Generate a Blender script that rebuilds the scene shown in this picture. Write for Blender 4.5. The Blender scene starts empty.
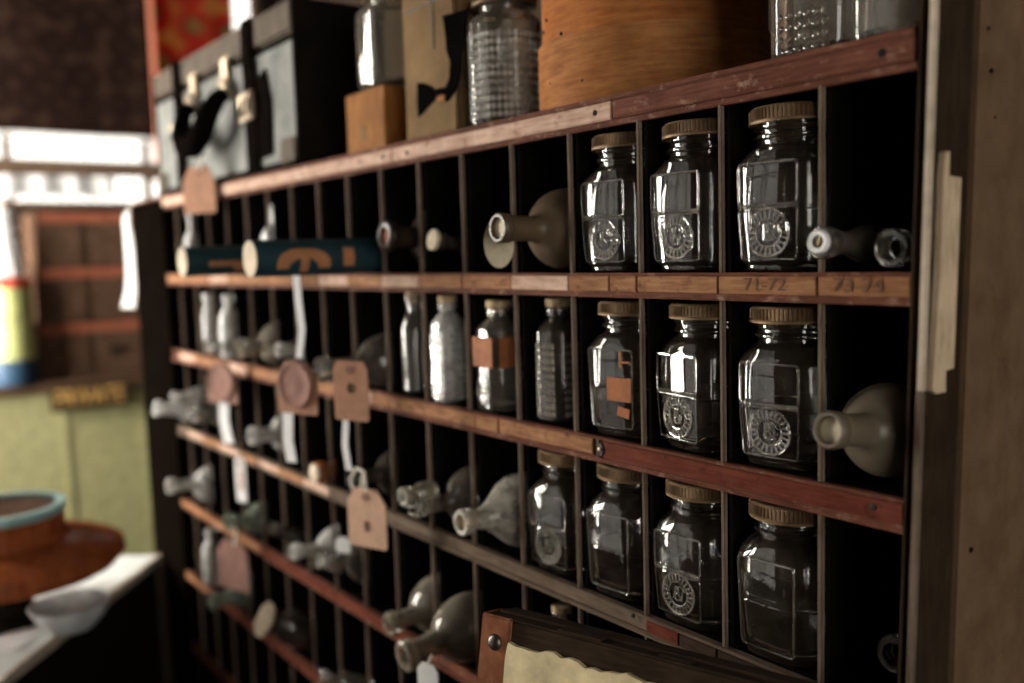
import bpy, bmesh, math, random
from mathutils import Vector, Matrix
random.seed(7)
PI = math.pi
U = 0.1                                    # one building unit = 10 cm (a pigeonhole is one unit wide)
SC = bpy.context.scene
COL = SC.collection
R_ = math.radians

# ------------------------------------------------------------------ camera
FPX = 929.4
YAW, PITCH, ROLL = 0.92941, -0.09419, 0.02971
CAM = Vector((4.403, -6.33121, 0.06424))
RM = Matrix.Rotation(YAW, 3, 'Z') @ Matrix.Rotation(PITCH, 3, 'X') @ Matrix.Rotation(ROLL, 3, 'Y')
def ray(x, y): return RM @ Vector(((x-512)/FPX, 1, -(y-341.5)/FPX))
def at_y(x, y, Y): d = ray(x, y); return CAM + d*((Y-CAM.y)/d.y)
def at_x(x, y, X): d = ray(x, y); return CAM + d*((X-CAM.x)/d.x)
cd = bpy.data.cameras.new('camera'); cam = bpy.data.objects.new('camera', cd); COL.objects.link(cam)
rx, fw, up = RM @ Vector((1, 0, 0)), RM @ Vector((0, 1, 0)), RM @ Vector((0, 0, 1))
m4 = Matrix.Identity(4)
for i in range(3):
    m4[i][0], m4[i][1], m4[i][2], m4[i][3] = rx[i], up[i], -fw[i], CAM[i]*U
cam.matrix_world = m4
cd.sensor_width = 36; cd.lens = FPX/1024*36; cd.clip_start = .01; cd.clip_end = 60
cd.dof.use_dof = True; cd.dof.focus_distance = .835; cd.dof.aperture_fstop = 2.25; cd.dof.aperture_blades = 0
SC.camera = cam

# ------------------------------------------------------------------ materials
class NT:
    def __init__(s, name):
        s.m = bpy.data.materials.new(name); s.m.use_nodes = True
        s.t = s.m.node_tree; s.t.nodes.clear()
        s.out = s.n('ShaderNodeOutputMaterial')
    def n(s, typ, **kw):
        nd = s.t.nodes.new(typ)
        for k, v in kw.items():
            if k in nd.inputs: nd.inputs[k].default_value = v
            else: setattr(nd, k, v)
        return nd
    def l(s, a, b): s.t.links.new(a, b)
    def coords(s, scale=(1, 1, 1), kind='Object'):
        tc = s.n('ShaderNodeTexCoord'); mp = s.n('ShaderNodeMapping'); s.l(tc.outputs[kind], mp.inputs[0])
        mp.inputs['Scale'].default_value = scale
        oi = s.n('ShaderNodeObjectInfo'); ad = s.n('ShaderNodeVectorMath', operation='SCALE')
        cx = s.n('ShaderNodeCombineXYZ')
        for k in range(3): s.l(oi.outputs['Random'], cx.inputs[k])
        s.l(cx.outputs[0], ad.inputs[0]); ad.inputs['Scale'].default_value = 37
        s.l(ad.outputs[0], mp.inputs['Location'])
        return mp.outputs[0]
    def ramp(s, fac, stops):
        r = s.n('ShaderNodeValToRGB'); e = r.color_ramp.elements
        while len(e) < len(stops): e.new(.5)
        for el, (p, c) in zip(e, stops): el.position = p; el.color = (*c, 1)
        s.l(fac, r.inputs[0]); return r.outputs[0]
    def mix(s, f, a, b):
        x = s.n('ShaderNodeMix', data_type='RGBA')
        s.l(f, x.inputs[0])
        for v, i in ((a, 6), (b, 7)):
            if isinstance(v, tuple): x.inputs[i].default_value = (*v, 1)
            else: s.l(v, x.inputs[i])
        return x.outputs[2]
    def noise(s, v, scale, detail=4, rough=.6):
        n = s.n('ShaderNodeTexNoise'); s.l(v, n.inputs[0])
        n.inputs['Scale'].default_value = scale; n.inputs['Detail'].default_value = detail; n.inputs['Roughness'].default_value = rough
        return n.outputs[0]

def wood(name, dark, mid, light, rough=.55, grain=(3, 30, 30), scale=9, bump=.25, wear=None, spec=.012):
    """procedural wood: stretched noise grain, blotches, optional worn pale patches"""
    t = NT(name); v = t.coords(grain); v2 = t.coords((1, 1, 1))
    g = t.noise(v, scale, 6); b = t.noise(v2, 22, 4)
    c = t.ramp(g, [(.3, dark), (.5, mid), (.72, light)])
    c2 = t.ramp(b, [(.35, tuple(x*.55 for x in mid)), (.65, light)])
    f = t.n('ShaderNodeValue'); f.outputs[0].default_value = .35
    c = t.mix(f.outputs[0], c, c2)
    if wear:
        wcol, lo, hi, wsc = wear
        w = t.noise(t.coords((1, 1, 1.6)), wsc, 7, .68)
        mr = t.n('ShaderNodeMapRange'); t.l(w, mr.inputs[0]); mr.inputs[1].default_value = lo; mr.inputs[2].default_value = hi
        c = t.mix(mr.outputs[0], c, wcol)
    p = t.n('ShaderNodeBsdfPrincipled'); t.l(c, p.inputs['Base Color']); p.inputs['Roughness'].default_value = rough; p.inputs['Specular IOR Level'].default_value = spec
    bp = t.n('ShaderNodeBump'); bp.inputs['Strength'].default_value = bump; bp.inputs['Distance'].default_value = .002
    t.l(g, bp.inputs['Height']); t.l(bp.outputs[0], p.inputs['Normal'])
    t.l(p.outputs[0], t.out.inputs[0]); return t.m

def plain(name, col, rough=.6, metal=0, var=.25, scale=40, bump=.1, translucent=0, spec=.25, coat=0):
    t = NT(name); n = t.noise(t.coords(), scale, 5)
    c = t.ramp(n, [(.3, tuple(x*(1-var) for x in col)), (.7, tuple(min(1, x*(1+var)) for x in col))])
    p = t.n('ShaderNodeBsdfPrincipled'); t.l(c, p.inputs['Base Color'])
    p.inputs['Roughness'].default_value = rough; p.inputs['Metallic'].default_value = metal
    p.inputs['Specular IOR Level'].default_value = spec; p.inputs['Coat Weight'].default_value = coat
    bp = t.n('ShaderNodeBump'); bp.inputs['Strength'].default_value = bump; bp.inputs['Distance'].default_value = .001
    t.l(n, bp.inputs['Height']); t.l(bp.outputs[0], p.inputs['Normal'])
    if translucent:
        tr = t.n('ShaderNodeBsdfTranslucent'); t.l(c, tr.inputs[0])
        mx = t.n('ShaderNodeMixShader'); mx.inputs[0].default_value = translucent
        t.l(p.outputs[0], mx.inputs[1]); t.l(tr.outputs[0], mx.inputs[2]); t.l(mx.outputs[0], t.out.inputs[0])
    else: t.l(p.outputs[0], t.out.inputs[0])
    return t.m

def glass(name, tint=(.93, .95, .92), dust=.06, dustcol=(.55, .5, .42), rough=.02, bump=.15, bscale=25):
    t = NT(name)
    n = t.noise(t.coords(), bscale, 3)
    bp = t.n('ShaderNodeBump'); bp.inputs['Strength'].default_value = bump; bp.inputs['Distance'].default_value = .002; t.l(n, bp.inputs['Height'])
    g = t.n('ShaderNodeBsdfPrincipled'); g.inputs['Base Color'].default_value = (*tint, 1); g.inputs['Transmission Weight'].default_value = 1
    g.inputs['Roughness'].default_value = rough; g.inputs['IOR'].default_value = 1.5; t.l(bp.outputs[0], g.inputs['Normal'])
    d = t.n('ShaderNodeBsdfDiffuse'); d.inputs[0].default_value = (*dustcol, 1)
    dn = t.noise(t.coords((1, 1, 1)), 45, 6, .65)
    mr = t.n('ShaderNodeMapRange'); t.l(dn, mr.inputs[0]); mr.inputs[1].default_value = .35; mr.inputs[2].default_value = .75
    mr.inputs[3].default_value = dust*.45; mr.inputs[4].default_value = min(1, dust*1.9)
    mx = t.n('ShaderNodeMixShader'); t.l(mr.outputs[0], mx.inputs[0]); t.l(g.outputs[0], mx.inputs[1]); t.l(d.outputs[0], mx.inputs[2])
    t.l(mx.outputs[0], t.out.inputs[0]); return t.m

def pane_mat(name='window_glass', clear=1.0):
    t = NT(name); tr = t.n('ShaderNodeBsdfTransparent'); tr.inputs[0].default_value = (clear, clear, clear*.98, 1); gl = t.n('ShaderNodeBsdfGlossy'); gl.inputs['Roughness'].default_value = .02
    mx = t.n('ShaderNodeMixShader'); mx.inputs[0].default_value = .05; t.l(tr.outputs[0], mx.inputs[1]); t.l(gl.outputs[0], mx.inputs[2])
    t.l(mx.outputs[0], t.out.inputs[0]); return t.m

def carpet(name, ground, motif, accent, scale=9, translucent=0):
    """knotted carpet: cellular medallions over bands"""
    t = NT(name); v = t.coords((1, 1, 1))
    vo = t.n('ShaderNodeTexVoronoi'); t.l(v, vo.inputs[0]); vo.inputs['Scale'].default_value = scale
    vo.inputs['Randomness'].default_value = .35
    c = t.ramp(vo.outputs[0], [(.0, accent), (.18, motif), (.30, ground), (.46, ground), (.60, accent)])
    n = t.noise(v, scale*2.2, 4)
    c = t.mix(t.ramp(n, [(.5, (0, 0, 0)), (.7, (.6, .6, .6))]), c, accent)
    p = t.n('ShaderNodeBsdfPrincipled'); t.l(c, p.inputs['Base Color']); p.inputs['Roughness'].default_value = .95
    p.inputs['Specular IOR Level'].default_value = .1
    if translucent:
        tr = t.n('ShaderNodeBsdfTranslucent'); t.l(c, tr.inputs[0]); mx = t.n('ShaderNodeMixShader'); mx.inputs[0].default_value = translucent
        t.l(p.outputs[0], mx.inputs[1]); t.l(tr.outputs[0], mx.inputs[2]); t.l(mx.outputs[0], t.out.inputs[0])
    else: t.l(p.outputs[0], t.out.inputs[0])
    return t.m

M = {}
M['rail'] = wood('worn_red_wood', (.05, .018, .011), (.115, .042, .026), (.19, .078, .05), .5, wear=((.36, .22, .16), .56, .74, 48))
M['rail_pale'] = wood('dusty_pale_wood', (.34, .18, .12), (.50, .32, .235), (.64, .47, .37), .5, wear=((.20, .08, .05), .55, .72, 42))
M['strip'] = wood('label_strip_wood', (.14, .06, .028), (.27, .125, .058), (.40, .215, .115), .5, wear=((.10, .036, .018), .55, .72, 55))
M['strip_red'] = wood('red_label_strip', (.075, .018, .011), (.12, .031, .019), (.165, .052, .032), .4, wear=((.05, .015, .01), .56, .72, 60))
M['strip_black'] = wood('blackened_strip', (.02, .014, .01), (.04, .028, .02), (.075, .05, .035), .45)
M['bare'] = wood('bare_shelf_edge', (.06, .042, .03), (.115, .083, .058), (.175, .13, .092), .6)
M['edge'] = wood('divider_edge_wood', (.065, .045, .032), (.125, .09, .065), (.20, .15, .11), .6, grain=(30, 30, 3))
M['dark'] = wood('shade_dark_wood', (.002, .002, .0018), (.0035, .0034, .003), (.006, .0056, .005), .95, bump=.1, spec=.0)  # shade of the cell interiors put into the wood colour
M['case'] = wood('dark_brown_case_wood', (.004, .003, .002), (.008, .006, .004), (.014, .010, .007), .8, grain=(25, 25, 3), spec=.05)
M['stile'] = wood('black_brown_stile', (.0015, .001, .0007), (.003, .0022, .0015), (.006, .004, .0028), .9, grain=(25, 25, 3), spec=.0)
M['side'] = wood('brown_panel_board', (.115, .068, .038), (.15, .092, .053), (.185, .118, .071), .7, grain=(9, 9, 7), scale=5, bump=.12, wear=((.07, .042, .027), .62, .85, 22))
M['stileside'] = wood('dark_stile_side', (.022, .014, .009), (.034, .023, .014), (.046, .032, .02), .8, grain=(20, 20, 3), bump=.1)
M['batten'] = wood('raw_pale_batten', (.40, .28, .17), (.58, .44, .29), (.72, .57, .40), .7, grain=(30, 30, 4))
M['cream'] = plain('cream_worn_edge', (.46, .375, .28), .7)
M['nail'] = plain('dark_iron', (.03, .025, .022), .5, .8)
M['rivet'] = plain('worn_steel', (.12, .105, .09), .4, .9)
M['hole'] = plain('black_hole', (.004, .004, .004), .9)
M['ink'] = plain('faded_ink', (.12, .06, .033), .8)
M['jar'] = glass('jar_glass', dust=.018, dustcol=(.55, .43, .30), bump=.06)
M['jar_emboss'] = glass('embossed_glass', dust=.15, dustcol=(.70, .62, .50), rough=.05, bump=.05)
M['waffle'] = glass('waffle_cut_glass', dust=.30, dustcol=(.85, .82, .76), rough=.05)
M['clear'] = glass('clear_bottle_glass', dust=.07, dustcol=(.55, .48, .38))
M['dusty'] = glass('dusty_bottle_glass', tint=(.86, .84, .76), dust=.24, dustcol=(.48, .42, .33), rough=.06)
M['milky'] = glass('milky_bottle_glass', tint=(.92, .93, .9), dust=.36, dustcol=(.80, .78, .73), rough=.06)
M['pearl'] = glass('beige_dusty_glass', tint=(.85, .8, .7), dust=.5, dustcol=(.50, .46, .39), rough=.12, bump=.03)
M['grimy'] = glass('grimy_brown_glass', tint=(.55, .48, .38), dust=.75, dustcol=(.36, .30, .22), rough=.18, bump=.03)
M['grimyclay'] = plain('grimy_grey_brown_glaze', (.115, .092, .062), .36, 0, .4, 14, .08, spec=.4)
M['milkwhite'] = glass('white_milk_glass', tint=(.95, .95, .93), dust=.6, dustcol=(.92, .91, .88), rough=.05)
M['dullcork'] = plain('dull_cork', (.15, .115, .075), .9, 0, .3, 120, .3)
M['darkbrown'] = plain('dark_brown_glaze', (.022, .015, .010), .3, 0, .3, 20, .05)
M['green'] = glass('green_bottle_glass', tint=(.66, .78, .70), dust=.25, dustcol=(.36, .40, .32))
M['darkglass'] = glass('dark_bottle_glass', tint=(.35, .33, .28), dust=.1, dustcol=(.3, .26, .2))
M['stoneware'] = plain('brown_dusty_glaze', (.085, .057, .032), .42, 0, .4, 18, .1, spec=.4)
M['amber'] = glass('amber_liquid_glass', tint=(.8, .32, .1), dust=.35, dustcol=(.5, .2, .08))
M['brass'] = plain('tarnished_brass_lid', (.20, .125, .066), .55, .35, .4, 50)
M['cork'] = plain('cork', (.52, .38, .22), .9, 0, .35, 160, .4)
M['corkpale'] = plain('pale_cork', (.62, .52, .38), .9, 0, .3, 160, .4)
M['tag'] = plain('tan_card', (.40, .205, .125), .9, 0, .15, 60, .1, translucent=.15)
M['tag_light'] = plain('light_tan_card', (.64, .40, .275), .9, 0, .12, 60, .1, translucent=.15)
M['tag_mauve'] = plain('mauve_brown_card', (.28, .15, .115), .9, 0, .2, 60, .1)
M['disc'] = plain('pale_card_disc', (.62, .54, .38), .9, 0, .2, 60, .1)
M['ribbon'] = plain('white_ribbon', (.92, .91, .90), .8, 0, .06, 40, .05, translucent=.3)
M['string'] = plain('cotton_string', (.72, .66, .56), .9)
M['paper'] = plain('white_paper', (.82, .82, .80), .8, 0, .06, 30, .05)
M['amberlabel'] = plain('amber_paper_label', (.31, .105, .035), .7, 0, .3, 50)
M['blue'] = plain('dark_teal_paper', (.010, .035, .045), .6, 0, .25, 30)
M['orange'] = plain('rust_orange_print', (.42, .19, .085), .7, 0, .15, 60)
M['tubeend'] = plain('pale_card_end', (.60, .50, .37), .9)
M['tin'] = plain('brushed_silver_case', (.165, .168, .154), .6, 0, .34, 18, .2, spec=.04)
M['tinrim'] = plain('greyed_case_rim', (.085, .066, .048), .6, 0, .3, 20, .1, spec=.03)
M['leather'] = plain('black_leather', (.0045, .0035, .0028), .7, 0, .4, 70, .3, spec=0)
M['casecorner'] = plain('case_side_black', (.010, .008, .0065), .8, 0, .3, 30, .2, spec=.02)
M['metal'] = plain('old_nickel', (.34, .27, .19), .42, 1, .2, 50)
M['bent'] = wood('bentwood_orange', (.21, .065, .018), (.34, .115, .033), (.47, .185, .062), .5, grain=(3, 3, 26), scale=7, bump=.15)
M['bentband'] = wood('bentwood_band', (.20, .075, .025), (.33, .13, .045), (.46, .21, .08), .5, grain=(3, 3, 26), scale=8, bump=.15)
M['block'] = wood('orange_wood_block', (.15, .055, .014), (.235, .095, .026), (.31, .14, .045), .5, grain=(12, 12, 3))
M['tanplate'] = plain('scuffed_tan_tin', (.15, .098, .05), .6, .1, .4, 12, .2, spec=0)
M['blackpaint'] = plain('black_paint', (.003, .003, .003), .9, spec=0)
M['rust'] = wood('rust_leather', (.12, .04, .018), (.22, .08, .04), (.32, .14, .075), .5, grain=(10, 10, 6))
M['canvas'] = plain('yellowed_parchment', (.78, .59, .35), .8, 0, .45, 18, .5)
M['trunk'] = wood('trunk_dark_wood', (.016, .011, .007), (.035, .023, .015), (.06, .04, .026), .6)
M['chest'] = wood('old_chest_wood', (.035, .019, .011), (.075, .042, .026), (.12, .07, .045), .6, grain=(30, 4, 30))
M['redbatten'] = wood('red_brown_batten', (.14, .035, .02), (.24, .07, .04), (.32, .12, .07), .5, grain=(30, 4, 30))
M['olive'] = wood('olive_painted_board', (.20, .19, .095), (.29, .275, .135), (.36, .345, .18), .6, grain=(8, 8, 3), wear=((.2, .15, .06), .62, .8, 8))
M['sign'] = wood('dark_sign_board', (.012, .006, .003), (.022, .012, .006), (.035, .02, .01), .6)
M['gold'] = plain('gold_paint', (.55, .33, .11), .6, .0, .15, 60)
M['pale_top'] = plain('pale_counter_top', (.78, .81, .78), .35, 0, .15, 8, .05)
M['polished'] = wood('polished_red_wood', (.16, .035, .012), (.26, .065, .022), (.36, .115, .04), .18, grain=(8, 8, 2), bump=.05)
M['teal'] = plain('teal_rim', (.24, .42, .41), .3, 0, .1, 30)
M['yellow'] = plain('yellow_green_label', (.42, .43, .17), .6, 0, .25, 10)
M['redlid'] = plain('red_cap', (.50, .06, .035), .5)
M['navy'] = plain('navy_base', (.02, .05, .09), .5)
M['wall'] = plain('dark_plaster', (.035, .027, .02), .9, 0, .3, 4)
M['walldark'] = wood('dark_wall_boards', (.012, .008, .006), (.024, .016, .012), (.036, .025, .018), .8, grain=(6, 6, 1))
M['floor'] = wood('floor_boards', (.015, .01, .007), (.03, .02, .014), (.045, .03, .022), .6, grain=(2, 20, 20), scale=4)
M['frame'] = wood('window_frame_wood', (.06, .035, .022), (.11, .07, .045), (.16, .105, .07), .5)
M['pane'] = pane_mat()
M['tintpane'] = pane_mat('tinted_window_glass', .19)  # tint added to dim the daylight of the far window
M['reflectpane'] = pane_mat('dim_reflection_glass', .13)  # tint dims the added window that the jar fronts mirror
M['dimpane'] = pane_mat('dim_window_glass', .34)
M['rugdark'] = carpet('dark_carpet', (.009, .003, .002), (.014, .006, .004), (.026, .013, .008), 8)
M['rugred'] = carpet('red_carpet', (.36, .028, .018), (.11, .10, .045), (.42, .21, .07), 6, .7)
M['salmon'] = plain('salmon_edge_glow', (.98, .58, .45), .9, 0, .02, 20, .05, translucent=.88)  # window glow at the carpet edge put into the colour
M['fringe'] = plain('white_cotton_fringe', (.85, .84, .82), .9, 0, .05, 40, .05, translucent=.5)
M['lace'] = plain('white_lace', (.88, .87, .86), .9, 0, .05, 60, .05, translucent=.5)
M['beads'] = glass('crystal_beads', dust=.5, dustcol=(.8, .82, .85))
M['frost'] = glass('frosted_dish_glass', tint=(.9, .92, .92), dust=.65, dustcol=(.8, .82, .82), rough=.3)

# ------------------------------------------------------------------ mesh helpers
def V(*a): return Vector(a)
class MB:
    """collects shapes (in building units) and links them as ONE mesh object"""
    def __init__(s): s.bm = bmesh.new()
    def box(s, c, d, rot=None, bev=0, mi=0):
        b = bmesh.new(); bmesh.ops.create_cube(b, size=1)
        for v in b.verts: v.co = Vector((v.co.x*d[0], v.co.y*d[1], v.co.z*d[2]))
        if bev: bmesh.ops.bevel(b, geom=b.edges[:], offset=bev, segments=2, affect='EDGES', clamp_overlap=True)
        mt = Matrix.Translation(Vector(c)) @ (rot.to_4x4() if rot else Matrix.Identity(4))
        s._add(b, mt, mi); return s
    def _add(s, b, mt=None, mi=0):
        if mt is not None: bmesh.ops.transform(b, matrix=mt, verts=b.verts[:])
        vs = {}
        for v in b.verts: vs[v] = s.bm.verts.new(v.co)
        for f in b.faces:
            try:
                nf = s.bm.faces.new([vs[v] for v in f.verts]); nf.material_index = mi
            except ValueError: pass
        b.free()
    def loft(s, loops, cap0=True, cap1=True, mi=0, mt=None):
        rings = [[s.bm.verts.new((mt @ Vector(p)) if mt is not None else Vector(p)) for p in lp] for lp in loops]
        n = len(rings[0])
        for a, b in zip(rings, rings[1:]):
            for i in range(n):
                f = s.bm.faces.new((a[i], a[(i+1) % n], b[(i+1) % n], b[i])); f.material_index = mi
        if cap0: s.bm.faces.new(rings[0][::-1]).material_index = mi
        if cap1: s.bm.faces.new(rings[-1]).material_index = mi
        return s
    def lathe(s, prof, seg=40, mt=None, cap0=True, cap1=True, mi=0, wob=None):
        loops = []
        for k, (z, r) in enumerate(prof):
            lp = []
            for i in range(seg):
                a = 2*PI*i/seg
                rr = r if wob is None else r*wob(a, z)
                lp.append((rr*math.cos(a), rr*math.sin(a), z))
            loops.append(lp)
        return s.loft(loops, cap0, cap1, mi, mt)
    def tube(s, pts, r, seg=8, closed=False, mi=0, taper=None):
        pts = [Vector(p) for p in pts]; n = len(pts); loops = []
        prev = None
        for i, p in enumerate(pts):
            if closed: t = (pts[(i+1) % n]-pts[i-1])
            else: t = pts[min(i+1, n-1)]-pts[max(i-1, 0)]
            t.normalize()
            if prev is None:
                a = t.orthogonal().normalized()
            else:
                a = (prev - t*prev.dot(t)).normalized()
            prev = a; b = t.cross(a)
            rr = r if taper is None else r*taper(i/(n-1))
            loops.append([p + (a*math.cos(2*PI*k/seg) + b*math.sin(2*PI*k/seg))*rr for k in range(seg)])
        if closed:
            loops.append(loops[0]); s.loft(loops, False, False, mi)
            bmesh.ops.remove_doubles(s.bm, verts=s.bm.verts[:], dist=1e-6)
        else: s.loft(loops, True, True, mi)
        return s
    def prism(s, poly, y0, y1, mi=0, mt=None):
        """outline in XZ, thickness along Y"""
        return s.loft([[(x, y0, z) for x, z in poly], [(x, y1, z) for x, z in poly]], True, True, mi, mt)
    def sphere(s, c, r, sc=(1, 1, 1), seg=16, mi=0):
        b = bmesh.new(); bmesh.ops.create_uvsphere(b, u_segments=seg, v_segments=max(6, seg*2//3), radius=r)
        for v in b.verts: v.co = Vector((v.co.x*sc[0], v.co.y*sc[1], v.co.z*sc[2]))
        s._add(b, Matrix.Translation(Vector(c)), mi); return s
    def build(s, name, mats, parent=None, smooth=True, loc=None, ang=35, fixn=True):
        if fixn: bmesh.ops.recalc_face_normals(s.bm, faces=s.bm.faces[:])
        for v in s.bm.verts: v.co *= U
        me = bpy.data.meshes.new(name); s.bm.to_mesh(me); s.bm.free()
        for mm in (mats if isinstance(mats, (list, tuple)) else [mats]): me.materials.append(M[mm])
        if smooth:
            for p in me.polygons: p.use_smooth = True
            me.set_sharp_from_angle(angle=R_(ang))
        o = bpy.data.objects.new(name, me); COL.objects.link(o)
        if parent: o.parent = parent
        if loc is not None: o.location = Vector(loc)*U
        return o

def tag(o, label, cat, group=None):
    o['label'] = label; o['category'] = cat
    if group: o['group'] = group
    return o
def thing(name, label, cat, loc=(0, 0, 0), rot=(0, 0, 0), group=None):
    o = bpy.data.objects.new(name, None); COL.objects.link(o); o.empty_display_size = .02
    o.location = Vector(loc)*U; o.rotation_euler = rot
    return tag(o, label, cat, group)
def copy_tree(o, parent=None):
    c = o.copy(); COL.objects.link(c)
    if parent: c.parent = parent
    for ch in list(o.children): copy_tree(ch, c)
    return c
def struct(o): o['kind'] = 'structure'; return o
def text_mesh(body, size, depth, name, mat, parent, loc, rot, xs=1):
    cu = bpy.data.curves.new(name, 'FONT'); cu.body = body; cu.size = size*U; cu.extrude = depth*U; cu.space_character = 1.2 if body == 'PRIVATE' else 1; cu.offset = 0 if body == 'PRIVATE' else 0; cu.align_x = 'CENTER'; cu.align_y = 'CENTER'
    tmp = bpy.data.objects.new(name, cu); COL.objects.link(tmp)
    dg = bpy.context.evaluated_depsgraph_get(); me = bpy.data.meshes.new_from_object(tmp.evaluated_get(dg))
    bpy.data.objects.remove(tmp); me.materials.clear(); me.materials.append(M[mat])
    o = bpy.data.objects.new(name, me); COL.objects.link(o)
    if parent: o.parent = parent
    o.location = Vector(loc)*U; o.rotation_euler = rot; o.scale = (xs, 1, 1)
    return o

# ------------------------------------------------------------------ the room
X0, X1, Y0, Y1, Z0, Z1 = -42, 22, -17, 14, -14.5, 15
T = 1.2
struct(MB().box(((X0+X1)/2, (Y0+Y1)/2, Z0-.5), (X1-X0+2*T, Y1-Y0+2*T, 1)).build('floor', 'floor', smooth=False))
struct(MB().box(((X0+X1)/2, (Y0+Y1)/2, Z1+.5), (X1-X0+2*T, Y1-Y0+2*T, 1)).build('ceiling', 'wall', smooth=False))
struct(MB().box(((X0+X1)/2, Y1+T/2, (Z0+Z1)/2), (X1-X0+2*T, T, Z1-Z0)).build('wall_back', 'walldark', smooth=False))
def wall_hole(name, mat, axis, pos, a0, a1, *holes):
    """wall perpendicular to axis with rectangular openings (u0, u1, z0, z1)"""
    b = MB(); cells_ = []; u = a0
    for h in sorted(holes):
        cells_ += [(u, h[0], Z0, Z1), (h[0], h[1], Z0, h[2]), (h[0], h[1], h[3], Z1)]; u = h[1]
    cells_.append((u, a1, Z0, Z1))
    for u0, u1, z0, z1 in cells_:
        c = ((u0+u1)/2, (z0+z1)/2); d = (u1-u0, z1-z0)
        if axis == 'x': b.box((pos, c[0], c[1]), (T, d[0], d[1]))
        else: b.box((c[0], pos, c[1]), (d[0], T, d[1]))
    return struct(b.build(name, mat, smooth=False))
def window(n, axis, pos, h, inward, nm=2, nz=2):
    u0, u1, z0, z1 = h; b = MB(); w = .3
    def bx(u, z, du, dz, dp=.7):
        if axis == 'x': b.box((pos, u, z), (dp, du, dz), bev=.05)
        else: b.box((u, pos, z), (du, dp, dz), bev=.05)
    um, zm = (u0+u1)/2, (z0+z1)/2
    for u in (u0+w/2, u1-w/2): bx(u, zm, w, z1-z0)
    for z in (z0+w/2, z1-w/2): bx(um, z, u1-u0, w)
    for k in range(1, nm): bx(u0+(u1-u0)*k/nm, zm, .3, z1-z0, .5)
    for k in range(1, nz): bx(um, z0+(z1-z0)*k/nz, u1-u0, .3, .5)
    f = struct(b.build('window_%d' % n, 'frame'))
    g = MB()
    if axis == 'x': g.box((pos, um, zm), (.06, u1-u0-.4, z1-z0-.4))
    else: g.box((um, pos, zm), (u1-u0-.4, .06, z1-z0-.4))
    struct(g.build('pane', ('pane', 'tintpane', 'pane', 'dimpane', 'reflectpane')[n], f, smooth=False))
    ld = bpy.data.lights.new('window_daylight', 'AREA'); ld.shape = 'RECTANGLE'; ld.size = (u1-u0)*U; ld.size_y = (z1-z0)*U
    ld.cycles.is_portal = True
    lo = bpy.data.objects.new('window_daylight', ld); COL.objects.link(lo)
    out = Vector(inward)*.62
    lo.location = (Vector((pos, um, zm) if axis == 'x' else (um, pos, zm)) + out)*U
    lo.rotation_euler = Vector(inward).to_track_quat('-Z', 'Y').to_euler() if axis == 'x' else Vector(inward).to_track_quat('-Z', 'Z').to_euler()
    if axis == 'x':
        # area light's local X must run along world Y
        lo.matrix_world = Matrix.Translation(lo.location) @ Matrix(((0, 0, -inward[0], 0), (1 if inward[0] > 0 else -1, 0, 0, 0), (0, 1, 0, 0), (0, 0, 0, 1)))
    else:
        s = inward[1]
        lo.matrix_world = Matrix.Translation(lo.location) @ Matrix(((1 if s > 0 else -1, 0, 0, 0), (0, 0, -s, 0), (0, 1, 0, 0), (0, 0, 0, 1)))
H1 = (-5, 13, 2.75, 14); H2 = (-39.5, -26.5, -7, 11); H3 = (-16, -3, -6, 8); H4 = (-24.5, -9, -12.5, 12)
wall_hole('wall_left', 'walldark', 'x', X0-T/2, Y0-T, Y1+T, H1)
wall_hole('wall_front', 'wall', 'y', Y0-T/2, X0, X1, H2, H4)
wall_hole('wall_right', 'wall', 'x', X1+T/2, Y0-T, Y1+T, H3)
window(1, 'x', X0-T/2, H1, (1, 0, 0), 3, 2)
window(2, 'y', Y0-T/2, H2, (0, 1, 0), 3, 2)
window(3, 'x', X1+T/2, H3, (-1, 0, 0), 1, 2)  # unseen window, added to light the right side board
window(4, 'y', Y0-T/2, H4, (0, 1, 0), 4, 4)  # unseen window, added for grey reflections in the jar fronts
w = bpy.data.worlds.new('daylight'); SC.world = w; w.use_nodes = True
bg = w.node_tree.nodes['Background']; bg.inputs[0].default_value = (1.0, .95, .90, 1); bg.inputs[1].default_value = 66.0

# ------------------------------------------------------------------ the pigeonhole cabinet
RT = [1.505, -.151, -1.827, -3.533, -5.231, -6.925, -8.62]      # rail tops
RB = [1.273, -.399, -2.093, -3.746, -5.443, -7.12, -8.83]       # rail undersides
XL, XR = -16.75, .72
DEPTH = 2.8
cab = thing('pigeonhole_cabinet', 'tall dark wooden pigeonhole cabinet with worn red shelf rails full of glass bottles', 'cabinet', (0, 0, Z0))
def cpart(b, name, mats, parent=None, **k):
    o = b.build(name, mats, parent or cab, **k)
    if parent is None: o.location = Vector((0, 0, -Z0))*U
    return o
for r in range(7):
    zt = RT[r]
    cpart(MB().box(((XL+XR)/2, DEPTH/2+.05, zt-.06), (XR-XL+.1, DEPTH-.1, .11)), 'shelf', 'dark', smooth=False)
# top board
cpart(MB().box(((XL-2.5+.79)/2, DEPTH/2-.01, 1.535), (.79-XL+2.5, DEPTH+.06, .055), bev=.012), 'top_board', 'rail')
# back
cpart(MB().box(((XL+XR)/2, DEPTH+.03, (RT[0]+Z0)/2), (XR-XL+.4, .06, RT[0]-Z0-.1)), 'back_panel', 'dark', smooth=False)
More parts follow.
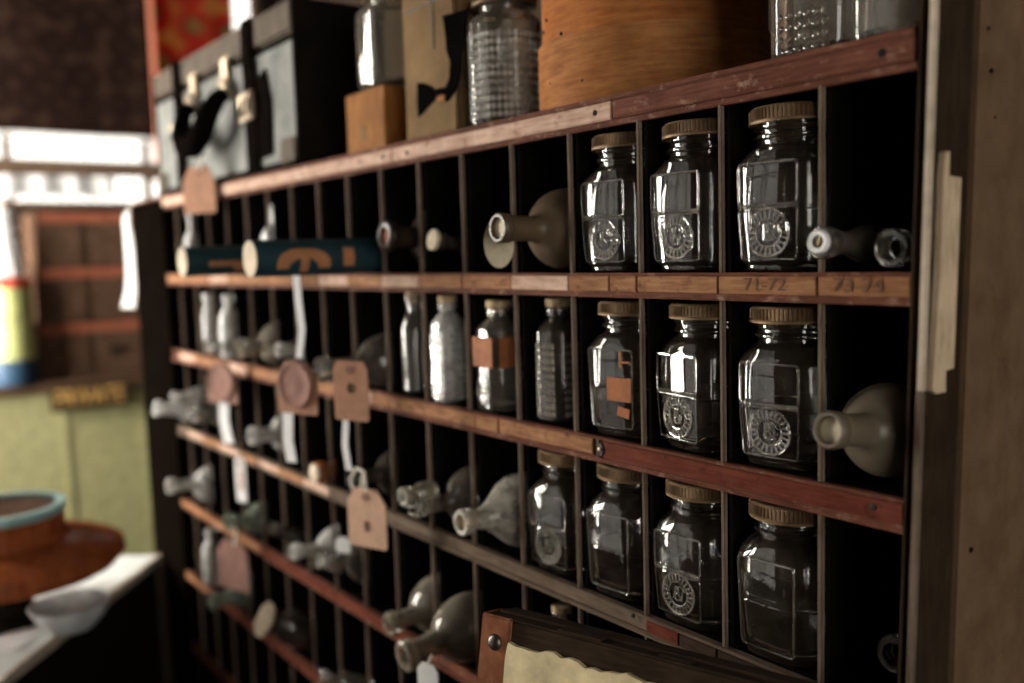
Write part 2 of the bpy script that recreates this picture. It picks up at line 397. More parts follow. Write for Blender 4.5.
# dividers: cell shade put in the board colour, lighter front edge
for i in range(0, 17):
    b = MB()
    jog = random.uniform(-.006, .006)
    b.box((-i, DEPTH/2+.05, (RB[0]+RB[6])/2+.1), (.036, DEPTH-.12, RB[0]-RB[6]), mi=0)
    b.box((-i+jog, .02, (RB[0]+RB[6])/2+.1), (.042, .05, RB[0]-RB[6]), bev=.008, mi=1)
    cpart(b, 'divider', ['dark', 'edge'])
# rails with label strips
def shear(z): return .0235*(z+.14)                         # the old side frame is racked slightly outwards at the top
def rail(r, spans):
    zt, zb = RT[r], RB[r]; h = zt-zb; XR = .79+shear(zt)
    spans = [(a, XR if b_ == .72 else b_, m_) for a, b_, m_ in spans]
    b = MB()
    zs = zt-h*.70
    b.box(((XL+XR)/2, .03, (zt-.012+zb)/2), (XR-XL, .08, h-.012), bev=.01)          # backing rail
    b.box(((XL+XR)/2, -.022, zb+h*.13), (XR-XL, .055, h*.24), bev=.012)              # lower lip
    b.box(((XL+XR)/2, -.02, zt-.018), (XR-XL, .04, .03), bev=.008)                  # upper bead
    ro = cpart(b, 'rail', 'rail_pale' if r == 0 else ('bare' if r == 3 else 'rail'))
    for (xa, xb, mt) in spans:
        s = MB(); j = random.uniform(-.008, .008)
        s.box(((xa+xb)/2, -.03+j, zb+h*.26+(h*.74-.035)/2), (xb-xa-.016, .035, h*.74-.035), bev=.008)
        s.build('label_strip', mt, ro)
    return ro
b = MB(); h = RT[0]-RB[0]
b.box(((XL+.8)/2, .03, (RT[0]+RB[0])/2), (.8-XL, .08, h), bev=.01)
top_rail = cpart(b, 'rail', 'rail')
for xa, xb, mt in ((XL, -6.55, 'rail_pale'), (-6.54, -2.3, 'rail_pale'), (-2.29, .8, 'rail')):  # right strip redder, with light falloff along the rail put in its colour
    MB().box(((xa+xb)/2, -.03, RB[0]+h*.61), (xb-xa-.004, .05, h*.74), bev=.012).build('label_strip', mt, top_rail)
NH = MB()
for (x, y) in ((595, 113), (882, 53), (383, 157), (407, 153)):
    P = at_y(x, y, -.055); NH.lathe([(0, .001), (0, .029), (.006, .029), (.008, .017)], 14, Matrix.Translation(P) @ Matrix.Rotation(PI/2, 4, 'X'))
NH.build('nail_hole', 'hole', top_rail)
def cells(a, b, mt): return [(-i-1 if i < 16 else XL, -i if i >= 0 else -i-1+0, mt) for i in range(a, b)]
sp1 = [(0, XR, 'strip'), (-1, 0, 'strip'), (-2, -1, 'strip'), (-2.38, -2, 'strip'), (-3, -2.38, 'strip')] + [(-i-1, -i, 'strip' if random.random() < .8 else 'rail_pale') for i in range(3, 16)] + [(XL, -16, 'strip')]
r1 = rail(1, sp1)
sp2 = [(-2.62, XR, 'strip_red'), (-4.33, -2.68, 'strip'), (-4.8, -4.33, 'strip'), (-6, -4.8, 'strip'), (-7.4, -6.0, 'strip'), (-8.2, -7.4, 'rail_pale')] + [(-i-1.2, -i-.2, 'strip' if i % 3 else 'rail_pale') for i in range(8, 16)]
r2 = rail(2, sp2)
sp3 = [(-.55, XR, 'strip_red'), (-1.05, -.55, 'strip_black'), (-1.52, -1.05, 'strip_black'), (-1.96, -1.52, 'strip_red')] + [(-i-1, -i, 'rail_pale' if i % 2 else 'strip') for i in range(9, 16)]
r3 = rail(3, sp3)
r4 = rail(4, [(-9, -6.2, 'strip_red'), (-12, -9, 'strip_red'), (-15, -12, 'strip'), (XL, -15, 'strip')])
r5 = rail(5, [(-12, -9, 'strip_red'), (-14.5, -12, 'strip_red'), (XL, -14.5, 'strip')])
r6 = rail(6, [])
def dots(par, pts, rad, mat, name, Y=-.052):
    b = MB()
    for (x, y) in pts:
        P = at_y(x, y, Y); b.lathe([(-.01, .001), (-.01, rad), (.004, rad), (.006, rad*.5)], 16, Matrix.Translation(P) @ Matrix.Rotation(PI/2, 4, 'X'))
    return b.build(name, mat, par)
dots(r2, [(873, 507)], .028, 'nail', 'nail'); dots(r3, [(633, 616)], .022, 'hole', 'nail_hole')
# half-round label clip on the second rail
P = at_y(600, 449, -.055); b = MB()
b.prism([(0, -.085)] + [(.055*math.cos(a), .07*math.sin(a)) for a in [(-PI/2)+PI*k/10 for k in range(11)]] + [(0, .085)], -.012, .012, 0, Matrix.Translation(P))
b.box((P.x-.02, P.y, P.z), (.025, .03, .18))
b.build('label_clip', 'nail', r2)
b = MB(); b.lathe([(0, .001), (0, .022), (.012, .02), (.016, .008)], 14, Matrix.Translation(P+V(.012, -.014, 0)) @ Matrix.Rotation(PI/2, 4, 'X')); b.build('clip_stud', 'metal', r2)
zc = RB[1] + (RT[1]-RB[1])*.62
for body, xc in (('71-72', -.5), ('73-74', .36)):
    text_mesh(body, .15, .001, 'pencilled_numbers', 'ink', r1, (xc, -.054, zc-.01), (PI/2, 0, 0), 1.25)
# left stile, right side frame
cpart(MB().box(((XL-19.25)/2, .1, (RT[0]+Z0)/2), (19.25+XL, .3, RT[0]-Z0), bev=.03).box((-19.1, DEPTH/2, (RT[0]+Z0)/2), (.25, DEPTH, RT[0]-Z0)), 'end_panel', 'stile')
tl = .0235                                                   # the old side frame is racked slightly outwards at the top
def slab(b, x0, x1, y0, y1, z0, z1, mi=0, n=10):
    lp = []
    for k in range(n+1):
        z = z0+(z1-z0)*k/n; s = shear(z)
        lp.append([(x0+s, y0, z), (x1+s, y0, z), (x1+s, y1, z), (x0+s, y1, z)])
    b.loft(lp, True, True, mi)
ztop = 3.2
b = MB(); slab(b, .768, .80, -.02, .5, Z0+.01, ztop); slab(b, .80, .885, -.03, DEPTH, Z0+.01, ztop, 1)
side = cpart(b, 'end_panel', ['case', 'stileside'], smooth=False)
b = MB(); slab(b, .79, .806, -.055, -.02, Z0+.01, ztop); b.build('inner_bead', 'stileside', side, smooth=False)
b = MB(); slab(b, .868, .91, -.07, -.02, -1.0, ztop); b.build('worn_edge', 'cream', side, smooth=False)
b = MB(); slab(b, .862, .905, -.07, -.02, Z0+.01, -1.0); b.build('worn_edge', 'edge', side, smooth=False)
b = MB(); slab(b, .885, .93, .50, DEPTH, Z0+.01, ztop+.3)
sb = b.build('side_board', 'side', side, smooth=False)
b = MB()
for (x, y, r) in ((985, 72, .018), (976, 551, .02), (981, 30, .014), (990, 118, .01)):
    P = at_x(x, y, .93+shear(-.5)); b.lathe([(-.01, .001), (-.01, r), (.012, r), (.012, r*.4)], 14, Matrix.Translation(V(.931+shear(P.z), P.y, P.z)) @ Matrix.Rotation(PI/2, 4, 'Y'))
b.build('nail', 'nail', sb)
# pale splintered batten nailed on the side
pts = [(942, 152), (946, 152), (946, 176), (958, 178), (955, 368), (947, 371), (947, 392), (938, 394), (934, 391), (939, 270), (940, 178)]
poly = [(at_x(x, y, .94)[1], at_x(x, y, .94)[2]) for x, y in pts]
b = MB(); lp0 = [(.90+shear(z), y, z) for y, z in poly]; lp1 = [(.95+shear(z), y, z) for y, z in poly]
b.loft([lp0, lp1]); b.build('batten', 'batten', side, smooth=False)
# ledge base under the pigeonholes
cpart(MB().box(((XL+XR)/2, DEPTH/2, (RB[6]+Z0)/2), (XR-XL, DEPTH-.1, RB[6]-Z0-.02), bev=.03), 'base_cupboard', 'case')
for k in range(4):
    w4 = (XR-XL)/4
    d = cpart(MB().box((XL+w4*(k+.5), .03, (RB[6]+Z0)/2), (w4-.3, .1, RB[6]-Z0-.9), bev=.03), 'door', 'case')
    MB().sphere((XL+w4*(k+.5)+w4*.36, -.1, (RB[6]+Z0)/2), .13).build('knob', 'metal', d)

# ------------------------------------------------------------------ square embossed jars
NA = 72
def sq_loop(z, a, c, t=0, rc=0, p=9):
    c = min(c, a)
    lp = []
    for i in range(NA):
        th = 2*PI*(i+.5)/NA; cs, sn = abs(math.cos(th)), abs(math.sin(th)); d = 2*a-c
        s = (cs/a)**p + (sn/a)**p + ((cs+sn)/d)**p
        r = (1-t)*s**(-1/p) + t*rc
        lp.append((r*math.cos(th), r*math.sin(th), z))
    return lp
JA = lambda z: .386 + .026*min(1, max(0, (z-.08)/.42))            # half width: tapers towards the foot
def square_jar_mesh(h=.93, c=.11, ht=1.235, rn=.322):
    outer = [(.0, .335, .08), (.012, .352, .09), (.055, .356, .09), (.075, .376, c), (.09, JA(.09), c), (.30, JA(.3), c), (.50, .412, c), (.515, .404, c), (.53, .404, c), (.545, .412, c), (h-.05, .412, c), (h, .398, c)]
    L = [sq_loop(z, aa, cc) for z, aa, cc in outer]
    for z, t, rc in ((h+.045, .25, .375), (h+.08, .6, .35), (h+.11, 1, rn+.02)): L.append(sq_loop(z, .38, c, t, rc))
    for z, rc in ((h+.135, rn-.012), (h+.17, rn-.012), (h+.185, rn+.022), (h+.205, rn+.022), (h+.22, rn-.005), (h+.25, rn-.005), (h+.272, rn+.018), (h+.288, rn+.018), (ht+.05, rn-.005), (ht+.09, rn-.01)): L.append(sq_loop(z, .4, c, 1, rc))
    for z, rc in ((ht+.09, rn-.05), (h+.13, rn-.055)): L.append(sq_loop(z, .4, c, 1, rc))
    for z, t, rc in ((h+.07, .6, rn), (h+.02, .2, .33)): L.append(sq_loop(z, .34, c, t, rc))
    for z, aa in ((h-.05, .36), (.5, .36), (.16, .33), (.11, .30), (.105, .05)): L.append(sq_loop(z, aa, c*.8))
    return MB().loft(L)
def lid_mesh(r=.372, h=.145, z=1.235):
    n = 64; b = MB(); L = []
    def ring(rr, zz, amp):
        return [((rr+(amp if i % 2 else -amp))*math.cos(2*PI*i/(2*n)), (rr+(amp if i % 2 else -amp))*math.sin(2*PI*i/(2*n)), zz) for i in range(2*n)]
    for rr, zz, am in ((r-.03, z, 0), (r+.012, z, 0), (r+.014, z+.02, 0), (r, z+.03, 0), (r, z+.034, .011), (r, z+h-.03, .011), (r-.004, z+h-.02, .002), (r-.02, z+h-.004, 0), (r-.05, z+h, 0), (r-.07, z+h-.008, 0), (.02, z+h-.008, 0)):
        L.append(ring(rr, zz, am))
    return b.loft(L, False, True)
def frame_mesh(medal=True, full=True):
    b = MB(); Y = lambda z: -JA(z)-.001
    def rect(x0, x1, z0, z1, r, taper=0):
        cr = .035; pts = []
        for cx, cz, a0 in ((x1-cr, z0+cr, -PI/2), (x1-cr, z1-cr, 0), (x0+cr, z1-cr, PI/2), (x0+cr, z0+cr, PI)):
            for k in range(5):
                an = a0+PI/2*k/4; z = cz+cr*math.sin(an); x = cx+cr*math.cos(an)
                pts.append((x*(1-taper*(1 if z < (z0+z1)/2 else 0)), Y(z), z))
        b.tube(pts, r, 8, True)
    if full:
        rect(-.285, .285, .56, .90, .010); rect(-.285, .285, .105, .53, .006, .06)
        b.tube([(-.285, Y(.545), .545), (.285, Y(.545), .545)], .013, 8)
    else: rect(-.285, .285, .105, .90, .009, .06)
    return b
def medallion_mesh(zc=.325):
    b = MB(); y = -.4045; rnd = random.Random(5)
    for R, r in ((.198, .010), (.118, .008)):
        b.tube([(R*math.cos(2*PI*k/36), y, zc+R*math.sin(2*PI*k/36)) for k in range(36)], r, 6, True)
    for k in range(22):                                              # ring of small raised characters
        an = 2*PI*k/22; R = .158; c = V(R*math.cos(an), y, zc+R*math.sin(an))
        rot = Matrix.Rotation(-an+PI/2, 3, 'Y')
        b.box(c, (.015, .016, .055), rot, .003)
        if k % 3: b.box(c+rot @ V(.011, 0, rnd.choice((-.018, 0, .018))), (.022, .014, .010), rot, .003)
    def arc(cx, cz, R, a0, a1, r=.009):
        b.tube([(cx+R*math.cos(a0+(a1-a0)*k/12), y, zc+cz+R*math.sin(a0+(a1-a0)*k/12)) for k in range(13)], r, 6)
    b.tube([(-.035, y, zc-.065), (-.035, y, zc+.07)], .010, 6)       # interlaced monogram strokes
    arc(-.03, .035, .036, -PI/2, PI/2); arc(-.0, -.01, .055, -PI*.9, PI*.2); b.tube([(0, y, zc), (.055, y, zc-.065)], .009, 6)
    arc(.03, .03, .045, 0, PI)
    return b
def new_jar(name='embossed_jar', medal=True, full=True):
    t = thing(name, 'square glass jar with ribbed brass lid', 'jar')
    square_jar_mesh().build('body', 'jar', t, ang=28)
    frame_mesh(full=full).build('panel_frame', 'clear', t)
    if medal: medallion_mesh().build('medallion', 'jar_emboss', t)
    lid_mesh().build('lid', 'brass', t, ang=25)
    return t
protoA = new_jar(); protoB = new_jar('plain_panel_jar', False, False); protoC = new_jar('labelled_jar', False, False)
MB().box((.12, -.418, .50), (.32, .012, .24), bev=.004).build('paper_label', 'amberlabel', protoC)
MB().box((.16, -.402, .27), (.16, .01, .10), Matrix.Rotation(.2, 3, 'Y'), .004).build('label_scrap', 'amberlabel', protoC)
b = MB(); b.box((.14, -.415, .80), (.025, .012, .16)).box((.2, -.415, .78), (.12, .012, .02)); b.build('label_scrap', 'amberlabel', protoC)
protos = {'A': protoA, 'B': protoB, 'C': protoC}; usedp = set()
# kind, column centre, row, yaw deg, label
JARS = [
 ('A', -.555, 0, 3, 'embossed square glass jar in the top row, nearest the right end'),
 ('A', -1.575, 0, 1, 'embossed square glass jar, middle of the three in the top row'),
 ('A', -2.565, 0, 3, 'embossed square glass jar in the top row beside the brown flask'),
 ('A', -.555, 1, 4, 'embossed square glass jar beside the big flask in the second row'),
 ('A', -1.515, 1, -9, 'embossed square glass jar turned askew with a bright white glare, second row'),
 ('C', -2.52, 1, 6, 'square glass jar with an amber paper label, second row'),
 ('B', -.56, 2, 2, 'plain square glass jar without medallion, lowest right of the jars'),
 ('A', -1.57, 2, 0, 'embossed square glass jar in the third row between two plain jars'),
 ('B', -2.565, 2, 3, 'plain square glass jar, second from the left in the third row'),
 ('A', -3.56, 2, 4, 'embossed square glass jar beside the big milky flask in the third row'),
]
for kd, x, row, yaw, lab in JARS:
    o = protos[kd] if kd not in usedp else copy_tree(protos[kd]); usedp.add(kd)
    o.location = V(x, .44 if row < 2 else .415, RT[row+1]+.002)*U; o.rotation_euler = (0, 0, R_(yaw)); tag(o, lab, 'jar', 'square glass jars with ribbed brass lids')

# ------------------------------------------------------------------ round bottles: standing or lying
def bottle_prof(R, L, rn, Ln, lip=.1, style='flask', flare=1.45):
    """outline from base (z=0) to lip (z=L); returns outer then inner wall"""
    zs = L-Ln
    o = [(.0, R*.72), (.02, R*.9)]
    if style == 'flask':                                            # round bulb
        zc = zs*.46
        for k in range(1, 15):
            an = -PI*.36 + (PI*.86)*k/14
            z = zc + zs*.56*math.sin(an); r = R*math.cos(an)
            if z > .04 and r > rn*1.05: o.append((z, r))
        o.append((zs+.02, rn*1.06))
    elif style == 'pear':                                           # bulb running smoothly into the neck
        for k in range(17):
            u = k/16; z = .07+(zs-.07)*u
            o.append((z, rn*1.02+(R-rn*1.02)*(.5+.5*math.cos(PI*max(0, (u-.42)/.58)))))
    else:                                                           # cylindrical with round shoulder
        o += [(.06, R), (zs*.74, R), (zs*.80, R*.97), (zs*.88, R*.82), (zs*.95, rn+(R-rn)*.35), (zs, rn*1.04)]
    f = flare
    o += [(zs+Ln*.25, rn), (L-lip*1.55, rn), (L-lip*1.5, rn*(1+.6*(f-1))), (L-lip*1.2, rn*(1+.75*(f-1))), (L-lip*1.1, rn*(1+.25*(f-1))), (L-lip*.95, rn*(1+.3*(f-1))), (L-lip*.85, rn*(f-.03)), (L-.025, rn*f), (L, rn*(f-.15))]
    th = max(.025, rn*.22)
    o2 = [(z, max(r-th, .01)) for z, r in o[3:] if z < L-lip*1.6]
    i = [(L, rn*.86)] + [(L-lip, rn*.8)] + [(z, min(r, 9)) for z, r in reversed(o2)] + [(.07, R*.7), (.068, .02)]
    return o + i
def bottle(name, label, R, L, rn, Ln, mat, style='flask', lip=.1, stopper=None, group=None, seg=40, square=False, wob=None, bodymat=None, flare=1.45):
    t = thing(name, label, 'bottle', group=group)
    pr = bottle_prof(R, L, rn, Ln, lip, style, flare)
    MB().lathe(pr, seg, wob=wob).build('body', mat, t, ang=50)
    if stopper:
        smat, sh, sr = stopper
        if smat == 'ring':
            MB().lathe([(L-.02, sr*.5), (L-.02, sr), (L+.03, sr*1.02), (L+.045, sr*.9), (L+.03, sr*.55)], 28, cap0=False, cap1=False).build('lip_ring', 'paper', t)
            MB().box((.01, 0, L-.01), (.03, sr*.8, .05), Matrix.Rotation(.6, 3, 'Z'), .005).build('cork_bit', 'cork', t)
        elif sh <= 0:                                               # a plug pushed into the mouth
            MB().lathe([(L-.25, .02), (L-.25, rn*.78), (L+sh, rn*.82), (L+sh, .02)], 28).build('plug', smat, t)
        else:
            MB().lathe([(L-.1, rn*.8), (L-.01, rn*.82), (L+.003, sr), (L+sh*.3, sr*1.02), (L+sh-.01, sr), (L+sh, sr*.9)], 28).build('stopper', smat, t)
    return t
def lay(t, P, R, L, row, dx=0, roll=0, zb=None):
    """lay a bottle with its lip at P and its base inside the cell, resting on the shelf"""
    z = (RT[row+1]+R+.005) if zb is None else zb
    dz = z-P.z
    dz = max(-L*.7, min(L*.7, dz))
    dy = math.sqrt(max(.01, L*L-dz*dz-dx*dx))
    B = P+V(dx, dy, dz); ax = (P-B).normalized()
    t.rotation_mode = 'QUATERNION'
    t.rotation_quaternion = ax.to_track_quat('Z', 'Y') @ Matrix.Rotation(roll, 3, 'Z').to_quaternion()
    t.location = B*U
LY = 'bottles and flasks lying in the pigeonholes'
# name, lip pixel, cell X, row, R, L, rn, Ln, mat, style, stopper, label
LIE = [
 ('round_flask', (828, 430), .395, 1, .375, 1.12, .125, .46, 'grimyclay', 'flask', ('disc', -.06, .1), 'big dusty round flask lying with neck out, second row, right end', 1.15),
 ('round_flask', (497, 228), -3.5, 0, .45, 1.32, .135, .52, 'stoneware', 'flask', ('disc', -.05, .1), 'brown glazed round flask lying with neck out in the top row', 1.2),
 ('round_flask', (460, 523), -4.5, 2, .45, 1.42, .115, .24, 'pearl', 'pear', ('cork', -.06, .1), 'big milky white flask lying neck out beside the leftmost square jar'),
 ('corked_bottle', (435, 240), -5.6, 0, .24, 1.2, .085, .4, 'darkglass', 'cyl', ('corkpale', .05, .135), 'dark bottle lying with a pale cork end, top row, left of the brown flask'),
 ('ringed_bottle', (384, 236), -6.5, 0, .42, 1.2, .15, .45, 'darkbrown', 'flask', ('amberlabel', -.05, .1), 'dark round bottle with an amber ringed mouth in the top row'),
 ('corked_bottle', (820, 242), .20, 0, .165, 1.3, .09, .4, 'darkglass', 'cyl', ('ring', .03, .088), 'small dark bottle lying with a white ring mouth in the top right cell'),
 ('glass_bottle', (890, 248), .57, 0, .17, 1.3, .105, .35, 'clear', 'cyl', None, 'small clear bottle lying mouth out beside the right side board, top row'),
 ('glass_bottle', (893, 655), .46, 2, .21, 1.3, .11, .35, 'clear', 'cyl', None, 'clear bottle lying mouth out in the lowest cell at the right edge'),
 ('glass_flask', (318, 370), -7.5, 1, .41, 1.65, .13, .62, 'clear', 'flask', None, 'clear glass flask lying behind the tan tag in the second row'),
 ('glass_flask', (413, 507), -5.45, 2, .42, 1.35, .11, .55, 'clear', 'flask', None, 'clear flask lying with a long neck, left of the milky flask'),
 ('glass_bottle', (402, 497), -5.74, 2, .13, .50, .09, .2, 'dusty', 'cyl', None, 'thin dusty bottle squeezed beside the long necked clear flask'),
 ('glass_flask', (350, 478), -7.5, 2, .38, 1.25, .11, .45, 'darkglass', 'flask', None, 'dark flask lying behind the string of the light tan tag'),
 ('glass_flask', (388, 625), -6.5, 3, .43, 1.3, .12, .42, 'dusty', 'flask', None, 'dusty flask lying mouth out on the red rail in the fourth row'),
 ('glass_flask', (403, 657), -5.5, 3, .45, 1.5, .15, .50, 'dusty', 'flask', None, 'large dusty flask lying lowest, beside the trunk corner'),
 ('glass_flask', (292, 552), -9.42, 3, .42, 1.45, .10, .45, 'milky', 'flask', None, 'milky flask lying with its lip out in the fourth row'),
 ('glass_flask', (318, 560), -8.5, 3, .42, 1.45, .10, .5, 'clear', 'flask', None, 'clear flask with a white label lying beside the milky flask in the fourth row'),
 ('small_bottle', (265, 350), -10.70, 1, .20, 1.2, .10, .35, 'dusty', 'cyl', None, 'left one of two bright bottle mouths in the second row'),
 ('small_bottle', (277, 350), -10.28, 1, .20, 1.2, .09, .35, 'milky', 'cyl', None, 'right one of two bright bottle mouths in the second row'),
 ('glass_flask', (238, 350), -11.5, 1, .42, 1.25, .12, .4, 'dusty', 'flask', None, 'dusty flask lying behind the two bright bottle mouths'),
 ('small_bottle', (205, 348), -13.6, 1, .2, 1.2, .1, .35, 'clear', 'cyl', None, 'clear bottle mouth under the two standing white vials, left one'),
 ('small_bottle', (240, 346), -12.35, 1, .2, 1.2, .1, .35, 'milky', 'cyl', None, 'milky bottle mouth under the two standing white vials, right one'),
 ('small_bottle', (155, 408), -15.75, 2, .2, 1.5, .12, .5, 'milkwhite', 'cyl', None, 'leftmost bottle mouth in the third row, its glints put in white, poking past the cabinet end'),  # white glass colour stands in for bright glints on the lip
 ('glass_flask', (188, 412), -14.5, 2, .42, 1.35, .13, .5, 'clear', 'flask', None, 'clear flask with a bright lip lying near the left end of the third row'),
 ('small_bottle', (172, 398), -15.3, 2, .16, 1.2, .1, .35, 'milky', 'cyl', None, 'bright bottle mouth on top of the leftmost pair in the third row', ),
 ('glass_flask', (250, 436), -11.5, 2, .42, 1.3, .12, .4, 'milky', 'flask', None, 'milky flask lying in the third row left of the white strip'),
 ('red_vial', (316, 473), -9.25, 2, .17, 1.0, .13, .2, 'amber', 'cyl', ('corkpale', .05, .15), 'red vial with a pale cork end lying in the third row'),
 ('glass_flask', (168, 486), -15.5, 3, .42, 1.5, .12, .55, 'milky', 'flask', None, 'pale flask at the left end of the fourth row'),  # milky colour stands in for glints on mostly clear glass
 ('green_bottle', (226, 522), -12.6, 3, .3, 1.3, .12, .4, 'green', 'cyl', None, 'pale green bottle lying above the mauve tag'),
 ('small_bottle', (272, 528), -10.6, 3, .17, 1.1, .09, .3, 'darkglass', 'cyl', None, 'small dark bottle with a bright lip left of the milky flask, fourth row'),
 ('green_bottle', (209, 602), -13.5, 4, .36, 1.4, .13, .4, 'green', 'flask', None, 'olive green flask lying below the mauve tag'),
 ('corked_bottle', (266, 620), -10.64, 4, .3, 1.1, .17, .25, 'darkglass', 'cyl', ('dullcork', .05, .3), 'dark jar lying with a wide dull cork end in the fifth row'),
 ('small_bottle', (322, 676), -8.4, 4, .16, 1.0, .08, .3, 'clear', 'cyl', None, 'tiny bottle mouth near the lower end of the lowest red rail'),
]
for rec in LIE:
    nm, px, X, row, R, L, rn, Ln, mat, st, stop, lab = rec[:12]; flare = rec[12] if len(rec) > 12 else 1.4
    P = at_x(px[0], px[1], X)
    t = bottle(nm, lab, R, L, rn, Ln, mat, st, stopper=stop, group=LY, flare=flare)
    zb = None
    if lab.startswith('bright bottle mouth on top') or lab.startswith('thin dusty'): zb = P.z+.02
    lay(t, P, R, L-(0 if not stop else 0), row, 0, random.uniform(0, 6), zb)

# standing slim bottles in the second row
SB = 'slim bottles standing in the second row'
def wafer(n, m):     # waffle-cut glass: fine ribs round the body and bands up it
    return lambda a, z: 1 + (.018*math.cos(n*a)*(.5+.5*math.cos(m*z))) if .1 < z < 1.0 else 1
t = bottle('glass_vial', 'slim clear vial at the left of the four standing slim bottles', .19, 1.36, .085, .22, 'clear', 'cyl', stopper=('cork', .06, .1), group=SB); P = at_y(415, 340, .24); t.location = V(P.x, .24, RT[2]+.003)*U
def faceted_bottle(name, label, a, h, ht, mat, waffle, stop=True):
    t = thing(name, label, 'bottle', group=SB); c = a*.45
    L = [sq_loop(z, aa, c, 0, 0, 24) for z, aa in ((0, a*.9), (.03, a), (h, a), (h+.05, a*.9))]
    for z, tt, rc in ((h+.12, .7, a*.6), (h+.17, 1, a*.44), (ht-.09, 1, a*.42), (ht-.08, 1, a*.6), (ht-.01, 1, a*.6), (ht, 1, a*.5), (ht, 1, a*.3), (h+.16, 1, a*.3)): L.append(sq_loop(z, a*.85, c, tt, rc))
    for z, aa in ((h-.02, a*.78), (.08, a*.78), (.075, .02)): L.append(sq_loop(z, aa, c))
    MB().loft(L).build('body', mat, t, ang=28)
    if waffle:
        b = MB(); n = int((h-.12)/.085)
        for k in range(n):
            for q in range(5):
                x = -a*.52+a*1.04*q/4
                b.box((x, -a, .09+k*.085), (a*.22, .03, .065), bev=.012); b.box((a, x, .09+k*.085), (.03, a*.22, .065), bev=.012)
        b.build('waffle_relief', 'waffle' if mat == 'milky' else 'dusty', t)
    if stop: MB().lathe([(ht-.05, a*.28), (ht, a*.34), (ht+.005, a*.62), (ht+.09, a*.64), (ht+.10, a*.55)], 24).build('stopper', 'cork', t)
    return t
t = faceted_bottle('waffle_bottle', 'slim pale waffle-cut bottle brightly lit, standing in the second row', .20, 1.0, 1.28, 'milky', True); P = at_y(449, 345, .23); t.location = V(P.x, .23, RT[2]+.003)*U; t.rotation_euler.z = .06
t = faceted_bottle('label_bottle', 'slim bottle with an amber label, standing in the second row', .25, .98, 1.24, 'clear', False); P = at_y(500, 350, .27); t.location = V(P.x, .27, RT[2]+.003)*U; t.rotation_euler.z = -.05
MB().box((.0, -.253, .72), (.44, .012, .36), bev=.005).box((.253, 0, .72), (.012, .36, .36), bev=.005).build('paper_label', 'amberlabel', t)
MB().tube([(.13*math.cos(2*PI*k/24), -.254, .27+.18*math.sin(2*PI*k/24)) for k in range(24)], .012, 6, True).sphere((0, -.25, .27), .1, (1, .2, 1), 14).build('medallion', 'jar_emboss', t)
t = faceted_bottle('waffle_bottle', 'dark waffle-cut bottle standing beside the jar with the amber label', .23, 1.0, 1.28, 'darkglass', True); P = at_y(559, 350, .34); t.location = V(P.x, .34, RT[2]+.003)*U; t.rotation_euler.z = .1
# small standing vials at the far end
VG = 'small white vials standing at the far left end'
for (x, y, Y, row, lab, ml, ht) in ((211, 345, .2, 1, 'thin milky vial standing in the second row near the left end, left of its twin', 'milkwhite', 1.25),
                              (231, 345, .2, 1, 'stout milky vial standing in the second row near the left end', 'milkwhite', 1.25),
                              (212, 560, .15, 4, 'clear vial standing beside the mauve tag near the left end', 'milky', 1.2)):
    P = at_y(x, y, Y); R = .14 if 'thin' in lab else .2
    t = bottle('glass_vial', lab, R, ht, .08, .25, ml, 'cyl', group=VG); t.location = V(P.x, Y, RT[row+1]+.003)*U
t = bottle('small_bottle', 'tiny corked bottle standing under the third row beside the trunk', .2, 1.12, .085, .22, 'clear', 'cyl', stopper=('cork', .08, .12)); P = at_y(562, 605, .35); t.location = V(P.x, .35, RT[4]+.003+0)*U


# ------------------------------------------------------------------ blue printed tubes sticking out of the top row
def blue_tube(label, end_px, X, L, R, kind):
    P = at_x(end_px[0], end_px[1], X); zc = RT[1]+R+.004
    t = thing('printed_tube', label, 'tube', (P.x, P.y, zc), group='blue printed card tubes')
    rot = Matrix.Rotation(-PI/2, 4, 'X')
    MB().lathe([(0, R*.9), (.0, R), (L, R), (L, R*.9)], 40, rot).build('tube', 'blue', t)
    MB().lathe([(-.006, .01), (-.006, R*.97), (.02, R*.97)], 40, rot).build('end_disc', 'tubeend', t)
    b = MB()                                                        # print wrapped on the side that faces the room
    def patch(y0, y1, a0, a1, n=8):
        lo = []
        for k in range(n+1):
            an = a0+(a1-a0)*k/n; x, z = R*math.cos(an), R*math.sin(an)
            lo.append((x, z))
        ps = [(x*1.004, z*1.004) for x, z in lo] + [(x*1.02, z*1.02) for x, z in reversed(lo)]
        b.loft([[(x, y0, z) for x, z in ps], [(x, y1, z) for x, z in ps]])
    if kind == 'arch':
        n = 16
        for k in range(n):
            u0, u1 = PI*k/n, PI*(k+1)/n; um = (u0+u1)/2
            yc = .66-.30*math.cos(um); an = -.45+.75*math.sin(um)
            patch(yc-.085, yc+.085, an-.26, an+.20, 3)
        patch(.61, .73, -.9, .2); b.build('print', 'orange', t); b = MB(); patch(1.24, 1.40, -.55, .5)
    else:
        patch(.35, 1.5, -.35, -.02); patch(.75, 1.15, -.75, -.35, 4)
    b.build('print', 'orange', t); return t
blue_tube('dark blue card tube with an orange arch, nearer of the pair', (250, 258), -7.5, 2.4, .245, 'arch')
blue_tube('dark blue card tube with an orange bar, the one behind, by the hanging tag', (182, 256), -10.5, 2.6, .235, 'bar')
def standing(name, label, px, X, z, ht, R, mat, wide=False):
    P = at_x(px[0], px[1], X); t = bottle(name, label, R, ht, R*.42, ht*.28, mat, 'cyl', lip=.08)
    t.location = V(P.x, P.y, z)*U; return t
standing('white_bottle', 'bright white bottle standing above the blue tubes in the top row', (262, 230), -11.42, RT[1]+.003, 1.2, .30, 'milkwhite')
bpy.data.objects['white_bottle'].location.y = .36*U
